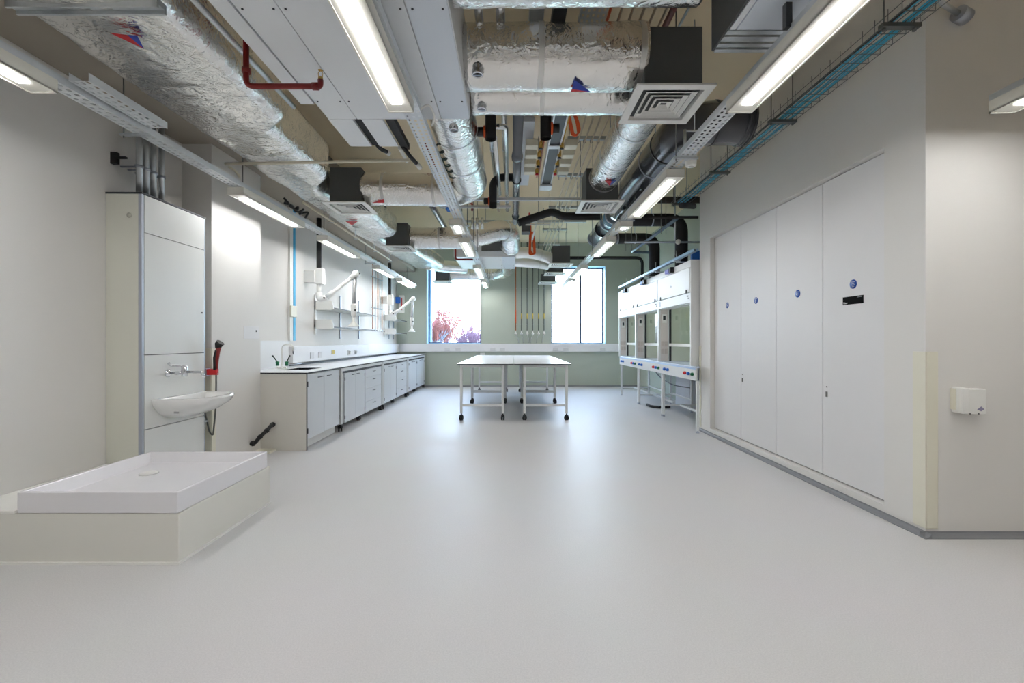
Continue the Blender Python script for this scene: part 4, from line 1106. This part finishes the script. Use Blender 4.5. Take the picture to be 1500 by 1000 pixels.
# hook brackets carrying the thin pipes
for k, y in enumerate((4.95, 6.05, 7.5, 9.0, 10.4)):
    t = thing('pipe_bracket', ['hook bracket nearest the crossing duct, carrying the pale thin pipes', 'second hook bracket carrying the pale thin pipes', 'third hook bracket carrying the pale thin pipes', 'fourth hook bracket carrying the pale thin pipes', 'farthest hook bracket carrying the pale thin pipes'][k], 'bracket', (.87, y, 3.45), 'hook brackets of the thin pipes')
    MB().box(.62, 1.12, y-.02, y+.02, 3.50, 3.535).build('channel', GALV, t)
    for x in (.735,.81,.885,.96): 
        m = MB(); m.tube([(x-.012,y,3.50),(x-.014,y,3.475),(x,y,3.462),(x+.014,y,3.475),(x+.012,y,3.50)], .003, 6); m.build('clip', mat('dark_clip', (60,64,66), .5), t)
    for x in (.64,1.10): MB().cyl((x,y,3.45),(x,y,ZC),.004,6).build('threaded_rod', RODM, t)
# second perforated tray, dark trunkings and manifolds in the middle
ptray('cable_tray', 'perforated tray with a cross bracket above the large crossing duct', .45, .62, 1.7, 4.35, 3.40, hangers=(2.32,), cols=5)
single(MB().box(.27,.36,1.9,3.9,3.42,3.50), 'dark_trunking', DARKBOX, 'dark trunking above the crossing duct beside the perforated tray', 'trunking')
dk = thing('dark_trunking', 'long dark channel trunking between the two valve manifolds', 'trunking', (.43, 4.6, 3.25))
m = MB().box(.385,.49,3.75,5.75,3.27,3.33); m.build('channel', mat('charcoal_steel', (70,74,78), .4, .5, var=.1), dk)
m = MB().box(.37,.385,3.75,5.8,3.262,3.34).box(.49,.505,3.75,5.8,3.262,3.34).box(.37,.505,4.55,4.62,3.255,3.268).box(.36,.515,5.68,5.85,3.24,3.268); m.build('edge_rail', TRAYM, dk)
single(MB().box(.35,.46,3.6,4.45,3.345,3.40), 'flat_duct', mat('mid_grey_panel', (120,124,126), .4, .3), 'flat mid grey duct above the dark channel trunking', 'duct')
for side, x0, lab in ((-1, .14, 'on the fan coil side of the dark trunking'), (1, .54, 'on the door wall side of the dark trunking')):
    for k in range(4):
        y = 4.50+k*.235
        q = thing('valve_actuator', ['white valve actuator box, nearest of four ', 'white valve actuator box, second of four ', 'white valve actuator box, third of four ', 'white valve actuator box, farthest of four '][k]+lab, 'valve', (x0+.06, y, 3.2), 'white valve actuators of the manifolds')
        MB().box(x0, x0+.125, y, y+.10, 3.24, 3.31).build('actuator', mat('actuator_white', (222,220,204), .45), q, .006)
        xb = x0+.155 if side < 0 else x0-.03
        m = MB(); m.lathe([(0,-.03),(.017,-.03),(.022,-.01),(.022,.012),(.014,.03),(0,.03)], (xb, y+.05, 3.27), 'z', 12).cyl((xb,y-.02,3.27),(xb,y+.12,3.27),.012,10)
        m.build('valve_body', BRASS, q)
        m = MB(); m.lathe([(0,-.012),(.02,-.012),(.02,.0),(0,.0)], (xb, y+.05, 3.235), 'z', 12); m.build('red_cap' if k % 2 else 'black_cap', REDB if k == 3 else BLACK, q)
m = MB()
for x in (.30,.325): m.cyl((x,3.9,3.29),(x,5.5,3.29),.010,8)
single(m, 'header_pipe', COPPER, 'pair of copper header pipes beside the actuators, fan coil side', 'pipe')
m = MB(); m.cyl((.515,3.9,3.29),(.515,5.5,3.29),.010,8)
single(m, 'header_pipe', BRASS, 'brass-coloured header pipe beside the actuators, door wall side', 'pipe')
single(MB().box(.10,.22,4.25,6.0,3.36,3.40), 'grey_duct_strip', PANELB, 'flat pale trunking behind the white actuators', 'trunking')
# shiny soil pipe and black stubs
pp = [(.055,3.58,3.20),(.055,7.25,3.20)]
t = thing('soil_pipe', 'straight glossy grey waste pipe running away below the crossing duct', 'pipe', (.055,5.3,3.15))
m = MB(); m.tube([pp[0],pp[1]], .047, 20); m.build('pipe', PVC, t)
m = MB(); m.tube([(.055,4.55,3.2),(.055,4.66,3.2),(.055,4.72,3.2)], [.049,.060,.060], 20); m.build('socket_joint', PVC, t)
for y in (5.35, 6.9):
    m = MB(); m.tube([(.055,y,3.2),(.055,y+.02,3.2)], .056, 20); m.cyl((.055,y+.01,3.25),(.055,y+.01,ZC),.004,6); m.build('clip_ring', BLACK, t)
def stub(lab, x, y, ztop, zbot, side, zcap):
    t = thing('access_stub', lab, 'pipe stub', (x,y,zbot), 'black open-ended pipe stubs')
    m = MB(); m.tube([(x,y,ztop),(x,y,zbot)], .048, 20, caps=False); m.tube([(x,y,zbot+.02),(x,y,zbot+.0)], [.048,.042], 20, caps=False)
    m.lathe([(0,0),(.044,0)], (x,y,zbot+.03), 'z', 20); m.build('stub_pipe', INSUL, t)
    m = MB(); m.tube([(x+side*.045,y,zcap),(x+side*.062,y,zcap)], .052, 18); m.build('orange_ring', ORANGE, t)
    m = MB(); m.tube([(x+side*.062,y,zcap),(x+side*.12,y,zcap)], .040, 18); m.build('side_cap', BLACK, t)
stub('black open pipe stub below the crossing duct with its orange ring facing the fan coil', -.19, 3.95, 3.5, 3.05, -1, 3.12)
stub('black open pipe stub below the crossing duct with its orange ring facing the door wall', .30, 3.95, 3.5, 3.06, 1, 3.15)
m = MB()
stub('black open pipe stub under the white channel, farthest of the three', -.245, 5.75, 3.27, 2.985, -1, 3.07)
pipe('bent_black_pipe', INSUL, 'black insulated pipe bending from the glossy grey pipe down to the far stub', [(.04,5.6,3.32),(-.245,5.6,3.32),(-.245,5.72,3.05)], .047, rad=.14, seg=16)
pipe('clad_pipe', CLAD, 'bright clad pipe with a square turn beside the black stub, near the middle', [(-.19,4.1,3.24),(-.06,4.1,3.24),(-.065,5.95,3.24)], .026, rad=.04, seg=14)
pipe('clad_pipe', CLAD, 'bright clad pipe passing behind the black stub', [(-.165,4.2,3.19),(-.165,6.0,3.24)], .024, seg=14)
# dark insulated diagonal pipe, then level
pipe('insulated_pipe', INSUL, 'black insulated pipe rising diagonally from the glossy grey pipe then running level', [(.10,7.15,3.16),(.66,7.2,3.36),(.80,7.2,3.28),(1.45,7.2,3.28)], .062, rad=.12, seg=16)
pipe('white_conduit', WPL, 'thin white pipe under the black diagonal insulated pipe', [(.22,7.3,3.17),(.62,7.3,3.17)], .014)
# white cross channels
t = thing('cross_channel', 'long white channel crossing the room beyond the valve manifolds', 'channel', (.4,5.9,3.18))
m = MB().box(-.90,.93,5.82,5.86,3.10,3.14); m.build('channel', TRAYM, t, .003)
MB().box(1.22,1.37,5.82,5.86,3.10,3.14).build('channel', TRAYM, t, .003)
m = MB()
for x in (-.85,-.38,.35,.9,1.3): m.cyl((x,5.84,3.09),(x,5.84,ZC),.0045,6)
m.build('threaded_rod', RODM, t)
t = thing('cross_channel', 'grey channel crossing the room near the hanging orange cable', 'channel', (0,8.4,3.4))
m = MB().box(-1.0,1.4,8.38,8.42,3.50,3.54); m.build('channel', GALV, t)
m = MB()
for x in (-.95,-.5,.5,.9,1.35): m.cyl((x,8.4,3.49),(x,8.4,ZC),.0045,6)
m.build('threaded_rod', RODM, t)
t = thing('cross_channel', 'pale channel crossing below the clad pipes, beyond the black far stub', 'channel', (-.5,6.45,3.22))
m = MB().box(-1.05,-.02,6.43,6.47,3.19,3.225); m.build('channel', TRAYM, t)
m = MB()
for x in (-1.0,-.08): m.cyl((x,6.45,3.18),(x,6.45,ZC),.0045,6)
m.build('threaded_rod', RODM, t)
# ladder of small clad pipes beyond the white channel
for k, x in enumerate((-.62,-.55,-.47)):
    pipe('clad_pipe', CLAD, ['small upright clad pipe behind the middle tray, nearest the bench side', 'small upright clad pipe behind the middle tray, central of three', 'small upright clad pipe behind the middle tray, nearest the tables axis'][k], [(x,7.0,3.2),(x,7.0,3.02)], .022, group=None)
# hanging orange cable coils and the red valve
m = MB()
for k in range(5):
    o = .006*k
    m.tube(rounded([(.50+o,4.15,3.45),(.53+o,4.2,3.36),(.58+o,4.3,3.245),(.64+o,4.3,3.245+.01*k),(.615+o,4.25,3.36),(.56+o,4.2,3.45)], .05, 5), .0065, 6)
single(m, 'orange_cable_coil', ORANGE, 'coil of orange cable hanging by the perforated tray under the crossing duct', 'cable')
m = MB()
for k in range(4):
    o = .009*k
    m.tube(rounded([(.325+o,8.3,3.45),(.33+o,8.32,3.2),(.32+o,8.32,2.87+.02*k),(.41+o,8.32,2.87),(.40+o,8.3,3.1),(.37+o,8.3,3.3)], .05, 5), .011, 6)
single(m, 'orange_cable_coil', ORANGE, 'coil of orange cable hanging before the white wrapped ducts', 'cable')
single(MB().box(.17,.32,7.75,8.0,3.17,3.33).box(.21,.29,7.74,7.76,3.2,3.27), 'junction_box', DARKBOX, 'dark junction box at the end of the glossy grey pipe', 'box', bevel=.004)
m = MB(); m.lathe([(0,0),(.03,0),(.03,.02),(.012,.03),(.012,.12),(0,.12)], (.30,7.7,3.36), 'z', 12)
single(m, 'red_valve', REDB, 'small red valve above the dark junction box', 'valve')
m = MB(); m.tube([(.42,7.5,3.30),(.36,7.9,3.05)], .014, 8)
single(m, 'white_rod', WPL, 'slanting white rod behind the hanging orange cable', 'rod')

# glossy grey extract header on the door wall side
t = thing('extract_header', 'large glossy grey extract duct bending away towards the fume cupboards', 'duct', (1.6,6.0,3.2))
HZ = EYE+1.96
P = dense(rounded([(2.12,4.0,HZ),(1.58,4.0,HZ),(1.56,5.9,HZ),(1.60,6.6,HZ)], .42, 12), .06)
m = MB(); m.tube(P, .185, 32); m.build('large_bend', PVCD, t)
m = MB(); m.tube([(1.60,6.6,HZ),(1.60,6.75,HZ),(1.60,8.55,HZ+.02)], [.185,.135,.135], 28); m.build('straight_section', PVC, t)
m = MB(); m.tube([(1.60,6.95,HZ),(1.60,7.25,HZ)], .145, 28); m.build('reflecting_sleeve', mat('sleeve_daylight_reflection', (110,150,176), .12, coat=.6), t)  # blue daylight reflected by the glossy duct, put into the sleeve colour
for y in (6.9, 7.3, 7.75, 8.5):
    m = MB(); m.tube([(1.60,y,HZ),(1.60,y+.03,HZ)], .15, 28); m.build('clamp_ring', ALU if y != 7.75 else BLACK, t)
m = MB(); m.tube([(1.572,4.85,HZ),(1.571,4.87,HZ)], .19, 32); m.cyl((1.57,4.86,HZ+.18),(1.57,4.86,ZC),.005,6); m.build('hanger_ring', ALU, t)
MB().tube([(1.80,4.0,HZ),(1.815,4.0,HZ)], .19, 32).build('joint_ring', BLACK, t); MB().tube([(1.574,4.45,HZ),(1.574,4.47,HZ)], .189, 32).build('joint_ring', BLACK, t)
m = MB(); 
for k in range(3): m.tube([(2.04+.03*k,4.0,HZ),(2.052+.03*k,4.0,HZ)], .193, 28)
m.tube([(2.03,4.0,HZ),(2.125,4.0,HZ)], .187, 28); m.build('ribbed_collar', PVCD, t)
t = thing('grey_drain_pipe', 'grey waste pipe hung beside the long luminaire under the extract duct', 'pipe', (1.6,5.6,3.0))
m = MB(); m.tube(rounded([(1.53,5.25,2.96),(1.53,6.6,2.95)], .1), .055, 18); m.build('pipe', PVC, t)
m = MB(); m.tube([(1.53,5.2,2.96),(1.53,5.3,2.96)], .068, 18); m.tube([(1.53,6.1,2.955),(1.53,6.2,2.955)], .066, 18); m.build('coupling', PVCD, t)
# black insulated extract branches rising from the cupboards
for (lab, x, y, z, xe, r) in (('black insulated extract duct rising from the near fume cupboard and turning inwards', 2.68, 7.02, 3.17, 1.86, .098),
                              ('black insulated extract duct rising from the middle fume cupboard and turning inwards', 2.70, 8.42, 3.20, 1.98, .100)):
    t = thing('extract_branch', lab, 'duct', (x,y,2.43), 'black extract branches')
    m = MB(); m.tube(rounded([(x,y,2.425),(x,y,z),(xe,y,z)], .2, 10), r, 24); m.build('insulation', INSUL, t)
    m = MB(); m.tube([(x,y,2.60),(x,y,2.63)], r*1.04, 24); m.build('band', BLACK, t)
    m = MB(); m.tube([(xe,y,z),(xe+.03,y,z)], r*1.03, 24); m.cyl((xe+.35,y,z+r),(xe+.35,y,ZC),.005,6); m.tube([(xe+.34,y,z),(xe+.36,y,z)], r*1.02, 24); m.build('support_ring', ALU, t)
pipe('thin_black_pipe', INSUL, 'black pipe crossing above the mullioned window and dropping to the far fume cupboard', [(.75,9.95,3.12),(2.92,9.95,3.12),(2.92,9.95,2.44)], .034, rad=.14)
pipe('insulated_pipe', INSUL, 'thin black pipe crossing between the two black extract branches', [(1.85,6.25,3.0),(2.62,6.25,3.0)], .02)
t = thing('conduit', 'thin grey conduit crossing towards the fume cupboards with a round white box', 'conduit', (2.2,7.2,2.85))
m = MB(); m.cyl((1.70,6.7,2.75),(3.0,6.7,2.75),.015,10); m.build('conduit_pipe', ALU, t)
m = MB(); m.lathe([(0,-.02),(.034,-.02),(.038,0),(.034,.02),(0,.02)], (2.50,6.68,2.75), 'y', 20); m.build('round_box', WPL, t)
m = MB(); m.cyl((2.46,6.7,2.75),(2.46,6.7,ZC),.012,8); m.build('drop_rod', GALV, t)
pipe('small_grey_pipe', mat('blue_grey_pipe', (112,134,156), .2, coat=.4), 'small blue-grey pipe running from the wire basket down to the extract duct end', [(2.36,6.35,3.01),(2.36,8.6,3.01),(2.36,8.75,3.01),(2.75,8.75,3.0)], .026, rad=.05)
pipe('flexible_conduit', mat('grey_flex', (70,72,76), .5, var=.2, vscale=60), 'dark flexible conduit above the near fume cupboard by the wall end', [(2.33,6.1,3.12),(2.50,6.25,3.16),(2.62,6.4,3.2)], .040, rad=.1)
pipe('insulated_pipe', mat('brown_pipe', (60,52,46), .6), 'dark brown pipe crossing just beyond the end of the door wall', [(1.8,6.75,3.40),(3.45,6.75,3.40)], .05)
for k, (x, y) in enumerate(((1.50,5.2),(2.15,6.4),(2.22,6.4),(2.05,7.6),(1.30,6.5),(1.95,7.6),(2.3,7.6))):
    m = MB(); m.cyl((x,y,2.80 if k else 3.3),(x,y,ZC),.0045,6)
    single(m, 'threaded_rod', RODM, 'thin threaded rod hanging between the extract ducts on the door wall side', 'rod', 'threaded rods by the extract ducts')
# left-of-centre services beyond the bench diffusers
pipe('insulated_pipe', PVCD, 'dark pipe with a bend behind the bench side foil duct', [(-2.0,6.9,3.42),(-1.28,6.9,3.42),(-1.28,8.6,3.42)], .05, rad=.12, seg=16)
pipe('sprinkler_pipe', REDP, 'long red sprinkler pipe behind the bench side foil ducts', [(-1.05,5.3,3.62),(-1.05,8.4,3.62)], .018)
pipe('sprinkler_pipe', REDP, 'red sprinkler pipe with a square drop beside the middle tray', [(-1.05,6.9,3.40),(-.62,6.9,3.40),(-.62,6.9,3.28)], .016, rad=.03)
pipe('sprinkler_pipe', REDP, 'red sprinkler pipe dropping before the far fan coil unit', [(-1.07,8.4,3.55),(-1.07,8.4,2.80),(-.62,8.4,2.80)], .018, rad=.05)
pipe('sprinkler_pipe', REDP, 'short red sprinkler bend beside the tall black plenum box', [(1.16,3.15,3.30),(1.27,3.15,3.30),(1.22,3.3,3.16),(1.18,3.3,3.12)], .022, rad=.04)
m = MB(); m.lathe([(0,-.05),(.03,-.045),(.05,-.02),(.052,0),(0,.0)], (-.78,5.55,2.92), 'z', 18)
single(m, 'blue_stopper', BLUEP, 'blue plastic cap hanging under the bench side foil duct', 'cap')
m = MB(); m.lathe([(0,0),(.03,0),(.05,.06),(.05,.09),(0,.09)], (-.48,4.1,3.02), 'z', 16) if False else m.box(-.66,-.56,3.95,4.02,3.02,3.16)
single(m, 'blue_fitting', BLUEP, 'blue fitting behind the middle tray at the end of the near fan coil unit', 'fitting')
m = MB(); pts = []
for k in range(40): pts.append((-.60+.025*math.cos(k*.8)+.004*k*.2, 3.55+.018*k, 2.83+.02*math.sin(k*.8)))
m.tube(pts, .008, 6); single(m, 'flexible_cable', mat('dark_green_cable', (34,54,44), .5), 'twisted dark cable on the middle tray beyond the near luminaire', 'cable')
m = MB(); m.tube(rounded([(-.615,2.9,2.76),(-.55,2.95,2.84),(-.53,3.05,2.80),(-.56,3.1,2.76)], .05), .007, 8)
single(m, 'white_flex', WPL, 'looped white flex at the end of the large middle luminaire', 'cable')
m = MB(); pts = [(-2.47+.05*math.sin(k*1.9), 4.80+.035*k, 2.77+.035*math.cos(k*2.3)) for k in range(16)]
m.tube(rounded(pts, .03, 3), .013, 6); single(m, 'cable_bundle', BLACK, 'tangled black cable bundle on the tray over the long bench side luminaire', 'cable')
pipe('conduit', MATS['cream_conduit'], 'cream conduit running along the bench side above the luminaires', [(-2.40,5.1,2.85),(-2.40,8.8,2.85)], .013)
for k in range(4):
    y = 5.9+.95*k
    m = MB(); m.box(-2.44,-2.37,y-.006,y+.006,2.825,2.835).cyl((-2.42,y,2.83),(-2.42,y,2.97),.005,6)
    single(m, 'conduit_clip', GALV, 'small conduit clip along the bench side cream conduit', 'clip', 'conduit clips of the bench side')
# pipe end in the top corner on the door side
t = thing('wall_pipe', 'short steel pipe with a round cap high on the plain wall', 'pipe', (2.75,2.84,3.3))
m = MB(); m.tube([(2.55,2.7,3.40),(2.70,2.78,3.37),(2.84,2.82,3.335)], .016, 12); m.build('pipe', GALV, t)
m = MB(); m.tube([(2.83,2.815,3.338),(2.90,2.835,3.325)], .046, 20); m.build('round_cap', ALU, t)

# ------------------------------------------------------------------ left wall over the bench
def extraction_arm(lab, y, k, x0=-2.975):
    t = thing('extraction_arm', lab, 'extraction arm', (x0, y, 1.9), 'white extraction arms on the wall')
    MB().cyl((x0,y,2.37),(x0,y,3.149),.036,18).build('black_duct', BLACK, t)
    MB().box(x0-.035, x0+.075, y-.05, y+.05, 2.13, 2.375).build('damper_box', WPL, t, .006)
    MB().box(XL+.001, x0-.035, y-.09, y+.06, 2.15, 2.33).build('wall_bracket', WPL, t, .004)
    m = MB(); m.cyl((x0,y,1.97),(x0,y,2.13),.034,18); m.tube(rounded([(x0,y,2.0),(x0,y,1.90),(x0+.13,y,1.93)],.05),.046,16); m.build('swivel_joint', WPL, t)
    m = MB(); m.cyl((x0+.10,y-.045,1.915),(x0+.10,y-.06,1.915),.014,12); m.build('joint_knob', BLACK, t)
    j = Vector((-2.40, y, 2.285)); s = Vector((x0+.12, y, 1.93))
    d = (j-s).normalized()
    m = MB(); m.tube([s, s+d*.12, s+d*.13, j-d*.06], [.045,.040,.030,.030], 18); m.build('lower_tube', mat('arm_white', (236,236,234), .3), t)
    m = MB(); m.tube([j-d*.10, j+d*.05], .045, 18); m.lathe([(0,-.05),(.05,-.05),(.05,.05),(0,.05)], (j.x,j.y,j.z), 'y', 18); h = m.build('elbow_joint', WPL, t)
    m = MB(); m.cyl((j.x+.045,y-.02,j.z+.01),(j.x+.065,y-.02,j.z+.012),.014,12); m.build('joint_knob', BLACK, t)
    a = Vector((j.x-.02, y, j.z-.04)); b = Vector((j.x-.04, y, 1.80))
    m = MB(); m.tube([a, b], .030, 18); m.build('upper_tube', mat('arm_alu', (192,194,194), .3, .5), t)
    m = MB(); m.tube([b+Vector((0,0,.03)), b, b-Vector((.0,0,.14)), b-Vector((0,0,.18))], [.034,.046,.042,.030], 18); m.build('hood_joint', WPL, t)
    m = MB(); m.cyl((b.x+.03,y-.04,b.z-.07),(b.x+.045,y-.05,b.z-.07),.013,12); m.build('joint_knob', BLACK, t)
    z = b.z-.18
    m = MB(); m.tube([(b.x,y,z+.01),(b.x,y,z-.06),(b.x,y,z-.075),(b.x,y,z-.14)], [.026,.026,.035,.098 if k == 0 else .085], 24, caps=False); m.build('cone_hood', WPL, t)
    return t
extraction_arm('near white jointed extraction arm with a cone hood above the worktop', 6.84, 0)
extraction_arm('far white jointed extraction arm with a cone hood by the window wall', 10.80, 1)
def rack(lab, y0, y1, zs, xf=-2.86):
    t = thing('wall_shelf_rack', lab, 'shelf', (XL+.15, (y0+y1)/2, min(zs)-.1), 'white wall shelves over the bench')
    MB().box(XL+.001, XL+.03, y0, y0+.06, 1.36, 2.0).build('end_upright', WPL, t, .004)
    for i, z in enumerate(zs):
        m = MB(); m.box(XL+.001, xf, y0+.03, y1, z, z+.018); s_ = m.build('shelf', LAM, t)
        MB().box(xf, xf+.004, y0+.03, y1, z, z+.018).build('dark_lip', EDGE, s_)
        m = MB(); m.prism([(XL,z-.02),(xf-.03,z-.02),(xf,z+.0),(xf,z+.05),(xf-.03,z+.13),(XL,z+.13)], 'y', y0, y0+.03); m.build('end_bracket', WPL, t, .004)
    for y in ((y0+y1)/2-.1, y1-.25):
        MB().box(XL+.001, XL+.02, y, y+.03, 1.30, 2.08).build('upright', ALU, t)
    return t
rack('near pair of white wall shelves with dark lips beside the near extraction arm', 7.1, 9.4, (1.775, 1.47))
rack('far pair of white wall shelves by the far extraction arm', 10.95, 12.05, (1.775, 1.44))
# copper pipes with taps
for k, px in enumerate((546, 549.8, 553.4, 556.6, 559.6)):
    Y = 3.13*FPX/(CX-px)
    t = thing('gas_drop_pipe', ['first', 'second', 'third', 'fourth', 'fifth'][k]+' thin copper drop pipe on the bench wall, counted from the near shelves', 'pipe', (-3.13, Y, 1.5), 'copper drop pipes over the bench')
    MB().cyl((-3.13,Y,1.52),(-3.13,Y,3.149),.011,8).build('pipe', COPPER if k % 2 == 0 else GALV, t)
    m = MB(); m.box(XL,-3.11,Y-.012,Y+.012,2.0,2.02).box(XL,-3.11,Y-.012,Y+.012,2.7,2.72); m.build('clip', GALV, t)
    m = MB(); m.lathe([(0,0),(.02,0),(.02,.05),(.008,.06),(0,.06)], (-3.13,Y,1.47), 'z', 10); m.box(-3.15,-3.06,Y-.008,Y+.008,1.48,1.50); m.build('gas_valve', CHROME, t)
# cyan film-covered pipe duct
t = thing('pipe_casing', 'vertical white pipe casing with bright cyan protective film beside the sink', 'casing', (XL+.03, 6.42, 1.24))
y0_, y1_ = 3.16*FPX/(CX-423.), 3.16*FPX/(CX-433.5)
ym = y0_+(y1_-y0_)*.40
MB().box(XL, XL+.03, y0_, ym, 1.262, 3.149).build('casing_body', WPL, t)
MB().box(XL, XL+.034, ym, y1_-.06, 1.262, 3.149).build('film_strip', CYANF, t)
for z in (1.60,):
    MB().box(XL+.03, XL+.06, y0_-.02, ym+.06, z, z+.16).build('pipe_clamp', mat('clamp_cream', (214,212,196), .4), t, .006)
# small items on the far wall, left corner
t = thing('wall_control_box', 'small blue and white control box on the wall near the far extraction arm', 'control box', (-3.0, YF-.05, 2.2))
x_ = at(584, 440, YF).x
MB().box(x_-.09, x_+.06, YF-.10, YF, 2.28, 2.45).build('blue_box', BLUEP, t, .005)
MB().box(x_+.02, x_+.16, YF-.05, YF, 2.02, 2.5).build('white_box', WPL, t, .004)
m = MB(); m.cyl((x_+.10,YF-.07,2.1),(x_+.10,YF-.07,2.42),.014,8); m.build('red_hose', REDB, t)
for k, px in enumerate((755.6, 763.8, 772.2, 780.4, 788.8, 797)):
    x = at(px, 0, YF-.05).x
    t = thing('gas_drop_pipe', ['orange gas pipe on the far wall between the windows', 'first grey gas pipe beside the orange one on the far wall', 'second grey gas pipe from the orange one on the far wall', 'third grey gas pipe from the orange one on the far wall', 'fourth grey gas pipe from the orange one on the far wall', 'fifth grey gas pipe, nearest the mullioned window, on the far wall'][k], 'pipe', (x, YF-.05, 1.45), 'gas pipes on the far wall')
    MB().cyl((x,YF-.05,1.50),(x,YF-.05,ZC),.013,8).build('pipe', COPPER if k == 0 else mat('grey_green_pipe', (112,120,116), .35, .6), t)
    m = MB().cyl((x,YF-.05,1.86-(.12 if k == 0 else 0)),(x,YF-.05,2.0+(.1 if k==0 else 0)),.0145,8); m.build('band', YELLOW if k else ORANGE, t)
    m = MB()
    for z in (1.70, 2.68): MB().box(x-.02,x+.02,YF-.05,YF,z,z+.02).build('clip', GALV, t)
    m = MB(); m.lathe([(0,-.04),(.026,-.04),(.034,-.01),(.034,.01),(.026,.02),(0,.02)], (x,YF-.08,1.455), 'y', 14); m.box(x-.012,x+.012,YF-.09,YF,1.46,1.54); m.build('gas_outlet', WPL, t)
    sx_ = (1 if k < 3 else -1)*(.06 if k in (0,) else .04)
    m = MB(); m.tube([(x,YF-.03,1.43),(x+sx_,YF-.02,1.32),(x+sx_*1.4,YF-.02,1.20)], .007, 6); m.build('tail_pipe', GALV, t)
# warm round item near table end under trunking
m = MB().box(-.87, -.75, YF-.06, YF, .80, .93)
single(m, 'wall_socket', WPL, 'small white box on the far wall just under the dado trunking', 'box')
m = MB().box(.36, .46, YF-.05, YF, .10, .16)
single(m, 'wall_socket', WPL, 'tiny white outlet low on the far wall seen between table legs', 'socket')

# ------------------------------------------------------------------ outside
struct(MB().box(-60, 60, YF+.4, 90, -.62, -.6), 'ground_outside', GRASS)
def bare_tree(lab, x, y, h, spread, n, tw=1.0, seed=1, bm=None, tm=None):
    rnd = random.Random(seed)
    t = thing('bare_tree', lab, 'tree', (x, y, -.6))
    mb, mt = MB(), MB()
    def grow(p, d, L, r, depth):
        q = p + d*L
        mid = p.lerp(q, .5) + Vector((rnd.uniform(-1,1), rnd.uniform(-1,1), rnd.uniform(-1,1)))*L*.07
        (mb if depth > 3 else mt).tube([p, mid, q], [r, r*.85, r*.7], 5 if depth > 3 else 3, caps=False)
        if depth == 0: return
        for k in range(3):
            nd = (d + Vector((rnd.uniform(-1,1), rnd.uniform(-1,1), rnd.uniform(-.35,.75)))*.62).normalized()
            grow(q, nd, L*rnd.uniform(.62,.82), r*.66, depth-1)
    for k in range(n):
        a = rnd.uniform(0, 6.28); s_ = spread*math.sqrt(rnd.random())
        grow(Vector((x+s_*math.cos(a), y+s_*math.sin(a)*.6, -.6)), Vector((math.cos(a)*.25, math.sin(a)*.2, 1)).normalized(), h*.27*rnd.uniform(.75,1.1), .05, 6)
    mb.build('branches', bm or BARK, t, fix=False); mt.build('twigs', tm or TWIG, t, fix=False)
    return t
bare_tree('large bare reddish shrub outside the window on the bench side', -4.3, 19.0, 3.7, 1.3, 14, seed=3)
bare_tree('lower bare bluish-red shrub outside, towards the middle of that window', -2.75, 22.5, 2.9, 1.0, 12, seed=8, tm=mat('mauve_twig', (124,94,112), .8, var=.25, vscale=2))
bare_tree('small pale shrub just above the sill of the mullioned window', 2.0, 26.0, 1.9, .6, 3, seed=5, bm=mat('pale_branch', (150,152,150), .8), tm=mat('pale_twig', (150,150,146), .8))

# ------------------------------------------------------------------ sky, sun, camera
w = bpy.data.worlds.new('sky'); SC.world = w; w.use_nodes = True
nt = w.node_tree; bg = nt.nodes['Background']
tc = nt.nodes.new('ShaderNodeTexCoord'); sp = nt.nodes.new('ShaderNodeSeparateXYZ'); nt.links.new(tc.outputs['Generated'], sp.inputs[0])
cr = nt.nodes.new('ShaderNodeValToRGB'); e = cr.color_ramp.elements
e[0].position = 0.0; e[0].color = (0.76, 0.85, 1.0, 1); e[1].position = .8; e[1].color = (.44, .60, 1.0, 1)
nt.links.new(sp.outputs['Z'], cr.inputs['Fac']); nt.links.new(cr.outputs['Color'], bg.inputs['Color'])
bg.inputs['Strength'].default_value = 7.0

cam = bpy.data.cameras.new('camera'); co = bpy.data.objects.new('camera', cam); COL.objects.link(co)
co.location = (0, 0, EYE); co.rotation_euler = (math.pi/2, 0, 0)
cam.sensor_width = 36.0; cam.sensor_fit = 'HORIZONTAL'; cam.lens = FPX*36.0/1500.0
cam.shift_x = 0.0; cam.shift_y = -(500-CY)/1500.0
cam.clip_start = .05; cam.clip_end = 300
SC.camera = co
SC.view_settings.view_transform = 'Standard'; SC.view_settings.look = 'None'
SC.view_settings.gamma = 1; SC.view_settings.exposure = 1.12
SC.view_settings.use_curve_mapping = False
SC.cycles.use_denoising = True
SC.cycles.max_bounces = 10; SC.cycles.diffuse_bounces = 6; SC.cycles.glossy_bounces = 4; SC.cycles.transparent_max_bounces = 12
SC.cycles.sample_clamp_indirect = 6.0
SC.cycles.use_light_tree = True
